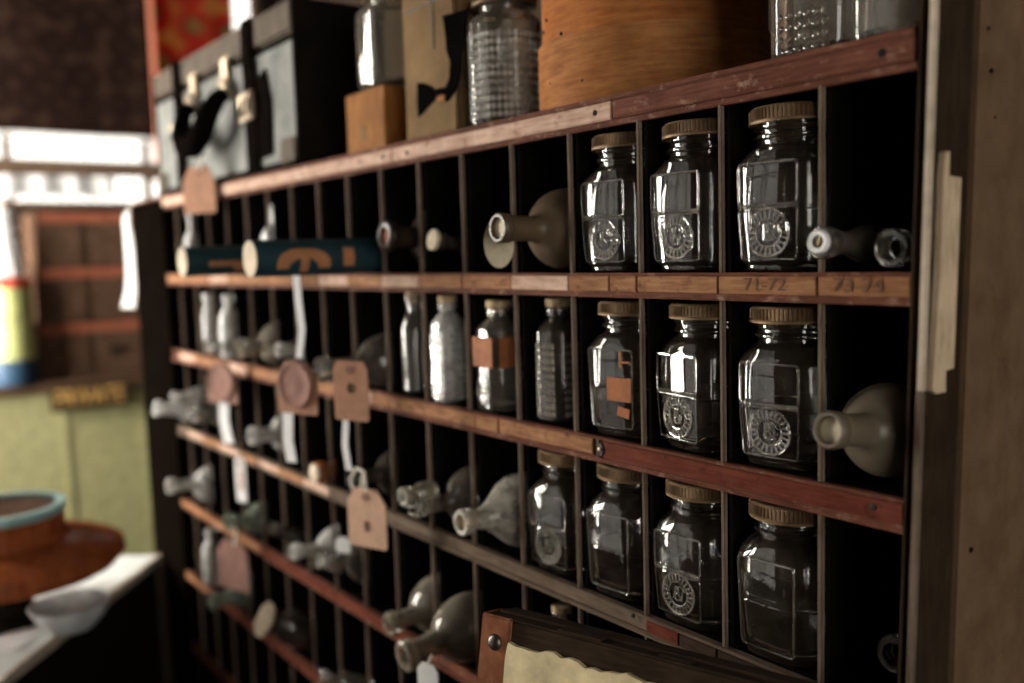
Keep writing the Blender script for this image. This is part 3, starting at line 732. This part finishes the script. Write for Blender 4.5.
standing('white_vial', 'white vial standing at the far left end of the top row', (186, 230), -16.2, RT[1]+.003, 1.25, .17, 'milkwhite'); bpy.data.objects['white_vial'].location = V(-15.6, -.1+.3, RT[1]+.003)*U

# ------------------------------------------------------------------ card tags and ribbons
TG = 'card tags hanging from the bottle necks'
def paper_tag(name, label, px, Y, wpx, hpx, mat, rotz=20, tilt=0, ribbon=(), kind=None, clip=.22, group=TG):
    P = at_y(px[0], px[1], Y); s = ((P-CAM).dot(RM @ V(0, 1, 0)))/FPX
    face = math.cos(R_(rotz)-math.atan2(CAM.x-P.x, -(CAM.y-P.y)))
    w2, h2 = wpx*s/2/max(.5, face), hpx*s/2
    t = thing(name, label, 'tag', (P.x, P.y, P.z-h2), (0, 0, R_(rotz)), group)
    c = w2*2*clip; pts = [(-w2+.03, 0), (w2-.03, 0), (w2, .03), (w2, 2*h2-c*1.3), (w2-c, 2*h2), (-w2+c, 2*h2), (-w2, 2*h2-c*1.3), (-w2, .03)]
    if kind == 'round':
        pts = [(w2*math.cos(2*PI*k/32), h2+h2*math.sin(2*PI*k/32)) for k in range(32)]
    card = MB().prism(pts, -.01, .01).build('card', mat, t, smooth=False)
    if kind == 'hole':
        b = MB(); b.tube([(.035*math.cos(2*PI*k/16), -.014, h2*1.1+.055*math.sin(2*PI*k/16)) for k in range(16)], .016, 6, True); b.box((0, -.012, h2*1.1), (.05, .006, .09)); b.build('keyhole_print', 'ink', t)
    elif kind == 'stamp':
        b = MB()
        for k in range(3): b.box((0, -.012, h2*(.7+.3*k)), (.07, .006, .09)); b.box((0, -.012, h2*(.7+.3*k)-.07), (.12, .006, .03))
        b.build('stamp_print', 'tag_mauve', t)
    elif kind == 'mark':
        b = MB()
        for q in (-1, 1): b.tube([(.03*math.cos(2*PI*k/12), -.013, h2*.72+.035*q+.03*math.sin(2*PI*k/12)) for k in range(12)], .011, 6, True)
        b.build('figure_print', 'ink', t)
    elif kind == 'seal':
        b = MB(); rr = w2*.88
        b.lathe([(0, .01), (0, rr), (.03, rr), (.05, rr*.9), (.03, rr*.8), (.035, rr*.4), (.05, .02)], 30, Matrix.Translation(V(0, -.012, h2*1.15)) @ Matrix.Rotation(PI/2, 4, 'X')); b.build('wax_seal', 'tag_mauve', t)
    if hpx > 30:
      b = MB(); b.tube([(.045*math.cos(2*PI*k/16), -.012, 2*h2-.11+.045*math.sin(2*PI*k/16)) for k in range(16)], .014, 6, True); b.build('eyelet', 'tag_mauve' if mat != 'tag_mauve' else 'tag', t)
    inv = Matrix.Rotation(-R_(rotz), 3, 'Z'); org = V(P.x, P.y, P.z-h2)
    for (pa, wd, rm, dy) in ribbon:                                 # ribbon or string along pixels at the tag's depth
        pts3 = [inv @ (at_y(x, y, Y+dy)-org) for x, y in pa]
        # smooth
        q = []
        for i in range(len(pts3)-1):
            for k in range(5): q.append(pts3[i].lerp(pts3[i+1], k/5))
        q.append(pts3[-1])
        b = MB(); ww = wd*s/2
        if wd <= 3.5: b.tube(q, max(.016, ww), 6); b.build('string', rm, t)
        else:
            for side_ in (0,):
                ls = [[p+V(-ww, -.008, 0), p+V(ww, -.008, 0), p+V(ww, .008, 0), p+V(-ww, .008, 0)] for p in q]
                b.loft(ls)
            b.build('ribbon', rm, t)
    return t
paper_tag('card_tag', 'tan card tag hanging over the top rail below the suitcase', (199, 190), -.32, 30, 46, 'tag', ribbon=[([(199, 170), (203, 158)], 3, 'string', -.02)], kind='stamp')
paper_tag('card_tag', 'dark mauve tag with a seal above a white strip, near the left end', (222, 384), -.42, 28, 38, 'tag_mauve', kind='seal', ribbon=[([(224, 398), (224, 420), (229, 443)], 14, 'ribbon', .08)])
paper_tag('card_tag', 'tan tag with a big dark round seal hanging on a white ribbon', (297, 388), -.95, 38, 52, 'tag', kind='seal', ribbon=[([(296, 274), (299, 305), (302, 330), (299, 358)], 9, 'ribbon', -.02), ([(288, 405), (288, 440), (292, 462)], 14, 'ribbon', .06)])
paper_tag('card_tag', 'tan tag with a dark keyhole mark in front of the clear flask', (351, 391), -.95, 33, 60, 'tag', kind='hole', clip=.12, ribbon=[([(346, 416), (345, 445), (349, 470)], 8, 'ribbon', .06)])
paper_tag('card_tag', 'light tan tag with clipped corners and a printed figure, lowest of the big tags', (367, 518), -.62, 37, 60, 'tag_light', kind='mark', ribbon=[([(366, 492), (364, 472), (356, 468), (350, 480), (354, 494), (361, 488), (363, 474)], 3, 'string', -.03)])
paper_tag('card_tag', 'mauve tag with clipped corners hanging below the pale green bottle', (233, 565), -.42, 28, 50, 'tag_mauve', ribbon=[([(234, 545), (236, 530)], 3, 'string', -.02)])
paper_tag('paper_tag', 'white paper tag hanging under the large dusty flask', (428, 676), -.85, 20, 26, 'paper', ribbon=[([(428, 664), (432, 655)], 3, 'string', -.02)])
paper_tag('paper_tag', 'narrow white and red tag hanging from the third rail near the left end', (241, 480), -.3, 9, 45, 'ribbon', ribbon=[([(238, 460), (239, 452)], 3, 'string', 0), ([(241, 470), (242, 490)], 4, 'orange', -.04)])
paper_tag('round_tag', 'pale round card disc hanging behind the neck of the brown flask', (499, 243), -.34, 30, 50, 'disc', kind='round', rotz=40)
paper_tag('white_label', 'white paper label on the clear flask in the fourth row', (343, 545), -.12, 14, 16, 'paper', rotz=30)
# free hanging white ribbon on the far end of the cabinet
t = thing('white_ribbon', 'white wavy ribbon hanging off the left end of the cabinet', 'ribbon', (0, 0, 0)); b = MB(); ls = []
px = [(127, 212, 5), (126, 222, 6), (128, 235, 7), (130, 255, 8), (131, 275, 8), (131, 290, 10), (128, 308, 12)]
P0 = at_y(128, 308, -.1)
for x, y, wd in px:
    P = at_y(x, y, -.1)-P0; ww = wd*.0245/2*1.25
    ls.append([P+V(-ww*1.3, -ww*.5, 0)+V(0, -.01, 0), P+V(ww*1.3, ww*.5, 0)+V(0, -.01, 0), P+V(ww*1.3, ww*.5, 0)+V(0, .01, 0), P+V(-ww*1.3, -ww*.5, 0)+V(0, .01, 0)])
b.loft(ls); b.build('ribbon', 'ribbon', t); t.location = P0*U
P = at_y(127, 209, -.1)-P0; MB().tube([P+V(0, 0, -.08), P+V(.08, .05, .06), P+V(.3, .1, .1)], .03, 6).build('string', 'string', t)

# ------------------------------------------------------------------ things on top of the cabinet
ZT = 1.565
# suitcase
sx0, sx1, sd, sh = -17.45, -9.85, 1.55, 2.72
t = thing('suitcase', 'battered silver grey suitcase with black leather straps on the cabinet top', 'suitcase', ((sx0+sx1)/2, .14, ZT+.02))
wd = sx1-sx0; lidh = .62
MB().box((0, sd/2, (sh-lidh)/2), (wd-.12, sd, sh-lidh-.04), bev=.06).build('body', 'tin', t)
for q in (-1, 1): MB().box((q*(wd/2-.05), sd/2, sh/2), (.10, sd+.03, sh-.06), bev=.03).build('end_cap', 'casecorner', t)
MB().box((0, sd/2, sh-lidh/2), (wd-.08, sd+.05, lidh-.05), bev=.07).build('lid', 'tinrim', t)
MB().box((0, sd/2, sh-lidh-.02), (wd-.10, sd+.06, .09), bev=.02).build('seam_band', 'leather', t)
MB().box((0, -.01, .06), (wd-.1, .1, .12), bev=.02).build('bottom_binding', 'leather', t)
for x in (-wd/2+.35, wd/2-.35):
    b = MB(); b.box((x, -.02, .25), (.62, .08, .5), bev=.05); b.build('corner_cap', 'tinrim', t)
for x in (-2.0, 1.95):
    s = MB(); s.box((x, -.05, sh*.36), (.52, .06, sh*.72), bev=.02).box((x, -.07, sh-.45), (.42, .06, .85), bev=.02); so = s.build('strap', 'leather', t)
    MB().tube([(x-.27, -.12, 1.0), (x+.27, -.12, 1.0), (x+.27, -.12, 1.4), (x-.27, -.12, 1.4)], .05, 8, True).tube([(x, -.12, 1.0), (x, -.14, 1.42)], .035, 8).build('buckle', 'metal', so)
for x in (-.95, .85):
    l = MB().box((x, -.05, sh-lidh-.12), (.34, .1, .55), bev=.04).sphere((x, -.1, sh-lidh-.3), .1, (1, .5, 1), 12).build('latch', 'metal', t)
b = MB(); b.tube([(-.95, -.06, 1.62), (-.92, -.30, 1.45), (-.7, -.46, 1.0), (-.35, -.5, .72), (.1, -.5, .68), (.5, -.48, .85), (.8, -.42, 1.2), (.92, -.25, 1.5), (.95, -.06, 1.62)], .2, 12, taper=lambda u: .6+.5*math.sin(PI*u))
b.build('handle', 'leather', t)
for x in (-.95, .95): MB().tube([(x-.14, -.05, 1.55), (x+.14, -.05, 1.55), (x+.14, -.16, 1.66), (x, -.2, 1.78), (x-.14, -.16, 1.66)], .045, 8, True).build('handle_ring', 'metal', t)
# luggage tag remains: black patch by the right strap
MB().prism([(2.2, .25), (2.75, .3), (2.8, 1.2), (2.6, 1.75), (2.25, 1.6), (2.15, .9)], -.045, .01).build('scuffed_patch', 'leather', t, smooth=False)

# wooden block with the clear jar on it
blk = thing('wooden_block', 'small orange wooden block under the clear jar on the cabinet top', 'block', (-7.76, .72, ZT))
MB().box((0, 0, .45), (1.16, 1.0, .9), bev=.02).build('block', 'block', blk); MB().box((-.05, -.502, .3), (.16, .01, .2), bev=.002).build('chipped_patch', 'tanplate', blk)
def octo_jar(name, label, loc, a, h, ht, c, mat, waffle=False, rz=0, lid=False):
    t = thing(name, label, 'jar', loc, (0, 0, rz))
    rn = a*.72
    L = [sq_loop(z, aa, c, 0, 0, 30) for z, aa in ((0, a*.88), (.04, a*.97), (.08, a), (h, a))]
    for z, tt, rc in ((h+.06, .4, a*.95), (h+.13, 1, rn)): L.append(sq_loop(z, a*.96, c, tt, rc))
    for z, rc in ((h+.2, rn), (h+.21, rn+.05), (h+.26, rn+.05), (h+.27, rn+.01), (ht-.05, rn+.01), (ht-.04, rn+.04), (ht, rn+.03), (ht, rn-.04), (h+.13, rn-.05)): L.append(sq_loop(z, a, c, 1, rc))
    for z, aa in ((h-.02, a-.06), (.12, a-.06), (.1, .05)): L.append(sq_loop(z, aa, c))
    MB().loft(L).build('body', mat, t, ang=25)
    if waffle:
        b = MB(); n = int((h-.15)/.092)
        faces = [(k*PI/4, a) for k in range(8)]
        for k in range(n):
            for an, rr in faces:
                for q in range(5 if True else 3):
                    u = (-.5+q/4)*a*.66
                    ca, sa = math.cos(an), math.sin(an)
                    d = rr if (round(an/(PI/4)) % 2 == 0) else (2*a-c)/math.sqrt(2)
                    b.box((ca*d-sa*u, sa*d+ca*u, .13+k*.092), (.03, a*.13, .066), Matrix.Rotation(an, 3, 'Z'), .012)
        b.build('waffle_relief', 'waffle', t)
    if lid: lid_mesh(rn+.07, .17, ht-.16).build('lid', 'brass', t, ang=25)
    return t
octo_jar('clear_jar', 'clear eight sided jar standing on the orange wooden block', (-7.60, .72, ZT+.905), .55, 1.05, 1.42, .30, 'clear', lid=True)
octo_jar('waffle_jar', 'waffle-cut glass jar beside the round wooden box on the cabinet top', (-4.78, .56, ZT+.002), .43, 1.22, 1.6, .25, 'clear', True, .1, True)
# flat tin with a black pipe-shaped figure
tin = thing('painted_tin', 'scuffed tan tin with a black tap shaped figure, between the two jars on top', 'tin', (-5.82, .55, ZT))
MB().box((-.10, .0, 1.15), (1.28, .75, 2.3), bev=.05).build('body', 'tanplate', tin)
MB().box((.05, -.03, 1.55), (.018, .72, .9)).box((-.15, -.38, 1.68), (.95, .012, .02)).build('seam', 'nail', tin)
def tp(x, y): P = at_y(x, y, .17); return (P.x+5.82, P.z-ZT)
fig = [(443, 16), (468, 9), (466, 30), (464, 47), (462, 52), (461, 72), (457, 88), (449, 100), (446, 102), (447, 94), (437, 97), (437, 89), (446, 87), (450, 78), (451, 62), (447, 50), (446, 33)]
b = MB(); b.prism([tp(*p) for p in fig], -.395, -.37)
b.prism([tp(*p) for p in [(418, 83), (424, 83), (432, 87), (435, 92), (435, 100), (430, 105), (424, 112), (419, 117), (418, 102)]], -.395, -.37); b.build('figure', 'blackpaint', tin, smooth=False)
MB().box((tp(441, 97)[0], -.385, tp(441, 96)[1]), (.16, .02, .10)).build('figure_joint', 'bentband', tin)
# bentwood box
bw = thing('bentwood_box', 'large round orange bentwood box standing on the cabinet top', 'box', (-3.12, 1.38, ZT))
Rb = 1.24
MB().lathe([(0, Rb-.06), (0, Rb), (2.75, Rb), (2.75, Rb-.06), (.08, Rb-.06), (.08, .02)], 96).build('body', 'bent', bw)
def band(b, z0f, hgt, R, a0, a1, n=60, th=.035):
    L = []
    for k in range(n+1):
        an = a0+(a1-a0)*k/n; zz = z0f(k/n)
        L.append([((R)*math.cos(an), R*math.sin(an), zz), ((R+th)*math.cos(an), (R+th)*math.sin(an), zz), ((R+th)*math.cos(an), (R+th)*math.sin(an), zz+hgt), (R*math.cos(an), R*math.sin(an), zz+hgt)])
    b.loft(L)
b = MB(); band(b, lambda u: .0, .74, Rb, R_(-155), R_(195), th=.05); b.build('lower_band', 'bentband', bw)
b = MB(); band(b, lambda u: 2.2, .6, Rb, R_(-150), R_(200)); bl = b.build('lid_band', 'bent', bw)
MB().lathe([(2.76, .02), (2.76, Rb+.02), (2.83, Rb+.02), (2.83, .02)], 96).build('lid', 'bent', bl)
b = MB()
for an, z in ((-118, .9), (-112, 1.0), (-96, .78), (-84, .72), (-80, .24), (-104, .3)):
    P = V(math.cos(R_(an)), math.sin(R_(an)), 0)*(Rb+(.035 if z < .5 else 0)); P.z = z; b.sphere(P, .022, (1, 1, 1), 8)
b.build('tack', 'nail', bw)
octo_jar('square_bottle', 'clear square bottle at the right of the round wooden box', (-.36, .58, ZT+.002), .37, 1.25, 1.6, .12, 'clear', False, .1, True)
o2 = octo_jar('square_bottle', 'clear square bottle at the right end of the cabinet top', (.38, .56, ZT+.002), .35, 1.25, 1.6, .12, 'clear', False, 0, True)
b = MB()
for k in range(4):
    for q in range(6): b.sphere((-.2+.4*q/5, -.37, .08+k*.09), .034, (1, .5, 1), 7)
b.build('waffle_relief', 'clear', bpy.data.objects['square_bottle'])

# ------------------------------------------------------------------ steamer trunk standing on end, leaning on the cabinet
TRx, TRz = R_(-11), R_(16.7)
tr_top = at_y(485, 612, -1.62); Hh = 11.35; tw, td = 3.9, .48
rot = Matrix.Rotation(TRz, 3, 'Z') @ Matrix.Rotation(TRx, 3, 'X')
base = tr_top - rot @ V(0, 0, Hh)
lift = (Z0 + .0) - (base + rot @ V(0, td, 0)).z
Hh -= lift/ (rot @ V(0, 0, 1)).z; base = tr_top - rot @ V(0, 0, Hh)
t = thing('steamer_trunk', 'old leather bound trunk with torn parchment cover leaning on the cabinet', 'trunk', base, (TRx, 0, TRz))
MB().box((tw/2, td/2, Hh/2), (tw-.02, td-.02, Hh-.02), bev=.02).build('body', 'trunk', t)
s = MB().box((.155, -.01, Hh/2), (.32, .06, Hh), bev=.015).box((-.005, td*.3, Hh/2), (.03, td*.6, Hh), bev=.01).build('corner_binding', 'rust', t)
for k in range(6): MB().sphere((.17, -.04, Hh-.23-k*2.0), .075, (1, .55, 1), 16).build('rivet', 'rivet', s)
MB().box((tw-.13, -.01, Hh/2), (.26, .06, Hh), bev=.015).build('corner_binding', 'rust', t)
rnd = random.Random(3); edge = [(.32+3.22*k/40, Hh-.19-.30*(k/40)*.0-.012*math.sin(k*.7)-rnd.uniform(0, .04)) for k in range(41)]
poly = [(.30, .3)] + [(.30, Hh-.34), (.31, Hh-.24)] + edge + [(3.55, .3)]
MB().prism(poly, -.045, .02).build('parchment_cover', 'canvas', t, smooth=False)
b = MB(); b.box((tw/2, td*.45, Hh+.0), (tw-.1, .12, .03), bev=.01).box((1.0, .12, Hh), (.45, .2, .02), bev=.008).box((1.9, .1, Hh), (.3, .1, .02), bev=.008); b.build('top_batten', 'trunk', t)

# ------------------------------------------------------------------ the far end of the shop
# olive counter with dark top and PRIVATE sign
XC = -37.0
ct = thing('olive_counter', 'olive painted counter with dark top at the far end of the shop', 'counter', (-39.3, 3, Z0))
MB().box((0, 0, (-5.0-Z0)/2), (4.4, 13, -5.0-Z0), bev=.04).build('body', 'olive', ct)
MB().box((0, 0, -4.8-Z0), (4.9, 13.2, .42), bev=.06).build('worktop', 'chest', ct)
for k in range(4): MB().box((2.22, -4.6+k*3.1, (-5.0-Z0)/2), (.08, .25, -5.2-Z0), bev=.02).build('panel_stile', 'olive', ct)
Pa, Pb = at_x(50, 394, -36.7), at_x(128, 394, -36.7)
sg = thing('private_sign', 'dark wooden sign reading PRIVATE in gold on the olive counter', 'sign', (-36.72, (Pa.y+Pb.y)/2, Pa.z-.78))
MB().box((0, 0, .5), (.12, Pb.y-Pa.y, 1.02), bev=.02).build('board', 'sign', sg)
tx = text_mesh('PRIVATE', .98, .01, 'lettering', 'gold', sg, (.075, 0, .5), (PI/2, 0, PI/2), 1)
xs_ = [v.co.x for v in tx.data.vertices]; tx.scale.x = (Pb.y-Pa.y)*.88*U/(max(xs_)-min(xs_))
# stacked chests
zb = -4.58
for k, (hh, lab) in enumerate(((2.35, 'old wooden chest with red battens, bottom of the far stack'), (2.3, 'old wooden chest with red battens, middle of the far stack'), (2.3, 'old wooden chest with red battens, top of the far stack'))):
    t = thing('wooden_chest', lab, 'chest', (-39.3+.1*(k % 2), 4.7, zb), group='old chests stacked on the far counter')
    MB().box((0, 0, hh/2), (3.4, 7.6-.2*k, hh-.02), bev=.05).build('body', 'chest', t)
    MB().box((1.74, 0, hh-.28), (.1, 7.5-.2*k, .42), bev=.03).build('batten', 'redbatten', t)
    for q in (-2.1, .3, 2.2): MB().box((1.74, q, hh*.4), (.08, .3, hh*.75), bev=.02).build('slat', 'chest', t)
    MB().box((1.78, -.9+k*.6, hh*.45), (.1, .5, .35), bev=.04).build('lock', 'metal' if k == 2 else 'nail', t)
    zb += hh
# wooden rail before the window with white lace
cr = thing('curtain_board', 'brown wooden board across the window above the chests', 'board', (-38.2, 2.6, 3.78))
MB().box((0, 0, .40), (.3, 9.5, .62), bev=.05).build('board', 'frame', cr)
for y in (-4.2, 4.3): MB().box((-1.7, y, .40), (3.4, .3, .3), bev=.04).build('bracket', 'frame', cr)
lc = MB(); n = 120
ys = [-1.6+5.9*k/n for k in range(n+1)]
top = [(y, 3.84) for y in ys]; bot = [(y, 3.06-.16*abs(math.sin((y+1.6)*PI/1.16))) for y in ys]
f0 = lambda y: -37.98+.06*math.sin(y*5)
for (a, b2), (c2, d2) in zip(zip(top, bot), zip(top[1:], bot[1:])):
    lc.loft([[(f0(a[0]), a[0], a[1]), (f0(a[0])+.02, a[0], a[1]), (f0(b2[0])+.02, b2[0], b2[1]), (f0(b2[0]), b2[0], b2[1])], [(f0(c2[0]), c2[0], c2[1]), (f0(c2[0])+.02, c2[0], c2[1]), (f0(d2[0])+.02, d2[0], d2[1]), (f0(d2[0]), d2[0], d2[1])]], True, True)
tag(lc.build('lace_valance', 'lace', smooth=False), 'white scalloped lace valance hanging before the far window', 'lace')
# carpets hung over the window
def rug(name, label, mat, y0, y1, z0, z1, x, fringe):
    t = thing(name, label, 'carpet', (x, (y0+y1)/2, z0))
    b = MB(); n = 60; w = y1-y0
    top = []; lp = []
    for k in range(n+1):
        y = -w/2+w*k/n; dx = .04*math.sin(k*.21)
        lp.append([(dx, y, 0), (dx+.06, y, 0), (dx+.06, y, z1-z0), (dx, y, z1-z0)])
    b.loft(lp); b.build('pile', mat, t)
    if not fringe: MB().box((.05, -w/2-.16, (z1-z0)/2), (.08, .32, z1-z0), bev=.02).build('edge_glow', 'salmon', t)  # added strip, stands in for window glow along the carpet edge
    if fringe:
        f = MB(); rnd = random.Random(2); m = int(w/.16)
        for k in range(m):
            y = -w/2+.08+k*.16; dx = .03+.04*math.sin((k/m)*n*.21); ln = rnd.uniform(.2, .34)
            f.tube([(dx, y, .02), (dx+.02, y+rnd.uniform(-.03, .03), -ln*.5), (dx, y+rnd.uniform(-.04, .04), -ln)], .045, 6, taper=lambda u: 1.2-.5*u)
        fo = f.build('fringe', 'fringe', t); fo['kind'] = 'stuff'
    return t
rug('dark_carpet', 'dark red brown carpet with white fringe hung over the far window', 'rugdark', -6.5, 6.15, 5.55, 14.6, -38.0, True)
rug('red_carpet', 'bright red patterned carpet hung behind the suitcase', 'rugred', 6.5, 10.1, 4.2, 14.6, -38.4, False)
# canister and crystal lamp at the far left
cn = thing('label_canister', 'yellow green canister with red cap and navy base on the far counter', 'canister', (-37.5, -.15, -4.58))
MB().lathe([(1.0, .02), (1.0, .85), (1.02, .88), (3.9, .88), (3.95, .85), (3.95, .02)], 40).build('body', 'yellow', cn)
MB().lathe([(0, .02), (0, .86), (.05, .88), (1.0, .88), (1.05, .86), (1.05, .02)], 40).build('base', 'navy', cn)
MB().lathe([(3.9, .02), (3.9, .9), (4.2, .9), (4.25, .85), (4.25, .02)], 40).build('cap', 'redlid', cn)
cl = thing('crystal_ornament', 'white crystal bead ornament standing on the canister at the far left', 'ornament', (-37.5, -.15, -.3))
b = MB()
for k in range(9):
    an = 2*PI*k/9
    for z, r, s in ((.25, .5, .22), (.75, .42, .26), (1.3, .34, .24), (1.9, .25, .3), (2.5, .2, .25)): b.sphere((r*math.cos(an+z), r*math.sin(an+z), z), s, (1, 1, 1.2), 10)
b.build('beads', 'lace', cl); MB().tube([(0, 0, .02), (0, 0, 2.9)], .12, 10).build('stem', 'metal', cl)

# pale topped display table near the left end of the cabinet
ZC = -7.0
A = V(-18.24, -.30, ZC); B = V(-13.24, -4.32, ZC); d = (A-B).normalized(); nrm = V(-d.y, d.x, 0)      # right-hand edge of the table
if nrm.x > 0: nrm = -nrm
An = B-d*2.2; Af = A+d*.35
tb = thing('display_table', 'pale topped table with dark sides left of the cabinet', 'table', (0, 0, Z0))
def quad_box(b, p, q, wdt, z0, z1):
    lp = [[(p.x, p.y), (q.x, q.y), (q.x+nrm.x*wdt, q.y+nrm.y*wdt), (p.x+nrm.x*wdt, p.y+nrm.y*wdt)]]
    b.loft([[(x, y, z0) for x, y in lp[0]], [(x, y, z1) for x, y in lp[0]]])
b = MB(); quad_box(b, An, Af, 6.5, ZC-.12-Z0, ZC-Z0); b.build('tabletop', 'pale_top', tb, smooth=False)
b = MB(); quad_box(b, An+nrm*.12+d*.1, Af+nrm*.12-d*.1, 6.2, .02, ZC-.13-Z0); b.build('cabinet_body', 'case', tb, smooth=False)
b = MB(); quad_box(b, An+nrm*.0, Af+nrm*.0, .08, ZC-.16-Z0, ZC+.03-Z0); b.build('edge_strip', 'cream', tb, smooth=False)
# round polished stand
C0 = at_x(2, 554, -16.4)
st = thing('round_stand', 'round polished red wood stand with teal rimmed top on the pale table', 'stand', (C0.x, C0.y, ZC+.002))
hz = C0.z-ZC
MB().lathe([(0, .02), (0, .85), (.08, .85), (.16, .5), (hz-.55, .45), (hz-.45, .8), (hz-.42, .02)], 48).build('foot', 'case', st)
MB().lathe([(hz-.44, .02), (hz-.44, 1.7), (hz-.34, 2.14), (hz-.16, 2.30), (hz+.02, 2.26), (hz+.12, 2.05), (hz+.22, 1.68), (hz+.30, 1.38), (hz+.32, .02)], 72).build('base', 'polished', st)
MB().lathe([(hz+.28, .02), (hz+.28, 1.26), (hz+.5, 1.18), (hz+.80, 1.18), (hz+.82, .02)], 72).build('drum', 'polished', st)
MB().lathe([(hz+.80, 1.08), (hz+.80, 1.20), (hz+.85, 1.23), (hz+.98, 1.21), (hz+.98, 1.08)], 72, cap0=False, cap1=False).build('rim', 'teal', st)
b = MB(); b.lathe([(hz+.81, .02), (hz+.81, 1.08), (hz+.88, 1.08), (hz+.88, .02)], 60); b.build('tray', 'chest', st)
# frosted dish, card and papers lying on the table top
def on_table(x, y, z=ZC): dd = ray(x, y); return CAM + dd*((z-CAM.z)/dd.z)
D = on_table(72, 628)
dsh = MB().lathe([(0, .02), (0, .38), (.03, .42), (.25, .62), (.5, .74), (.52, .72), (.27, .58), (.07, .36), (.05, .02)], 48)
o = dsh.build('glass_dish', 'frost', loc=(D.x, D.y, ZC+.003)); tag(o, 'frosted glass dish standing on the pale table', 'dish')
E1 = on_table(58, 622)
o = MB().box((0, 0, .0), (.55, .34, .015), Matrix.Rotation(.5, 3, 'Z') @ Matrix.Rotation(.35, 3, 'X')).build('white_card', 'paper', smooth=False, loc=(D.x+.05, D.y-.02, ZC+.25)); tag(o, 'small white card lying in the frosted dish', 'card')
F1 = on_table(14, 640)
o = MB().box((0, 0, .01), (1.0, .7, .015), Matrix.Rotation(2.4, 3, 'Z')).build('paper_sheet', 'paper', smooth=False, loc=(F1.x, F1.y, ZC+.003)); tag(o, 'sheet of white paper lying on the near end of the pale table', 'paper')

# ------------------------------------------------------------------ view
SC.view_settings.view_transform = 'Standard'; SC.view_settings.look = 'None'; SC.view_settings.gamma = 1
SC.view_settings.use_curve_mapping = False; SC.view_settings.exposure = 0.0
SC.cycles.use_denoising = True
SC.cycles.sample_clamp_indirect = 30
SC.cycles.max_bounces = 14; SC.cycles.transmission_bounces = 14; SC.cycles.transparent_max_bounces = 12
SC.cycles.caustics_reflective = False
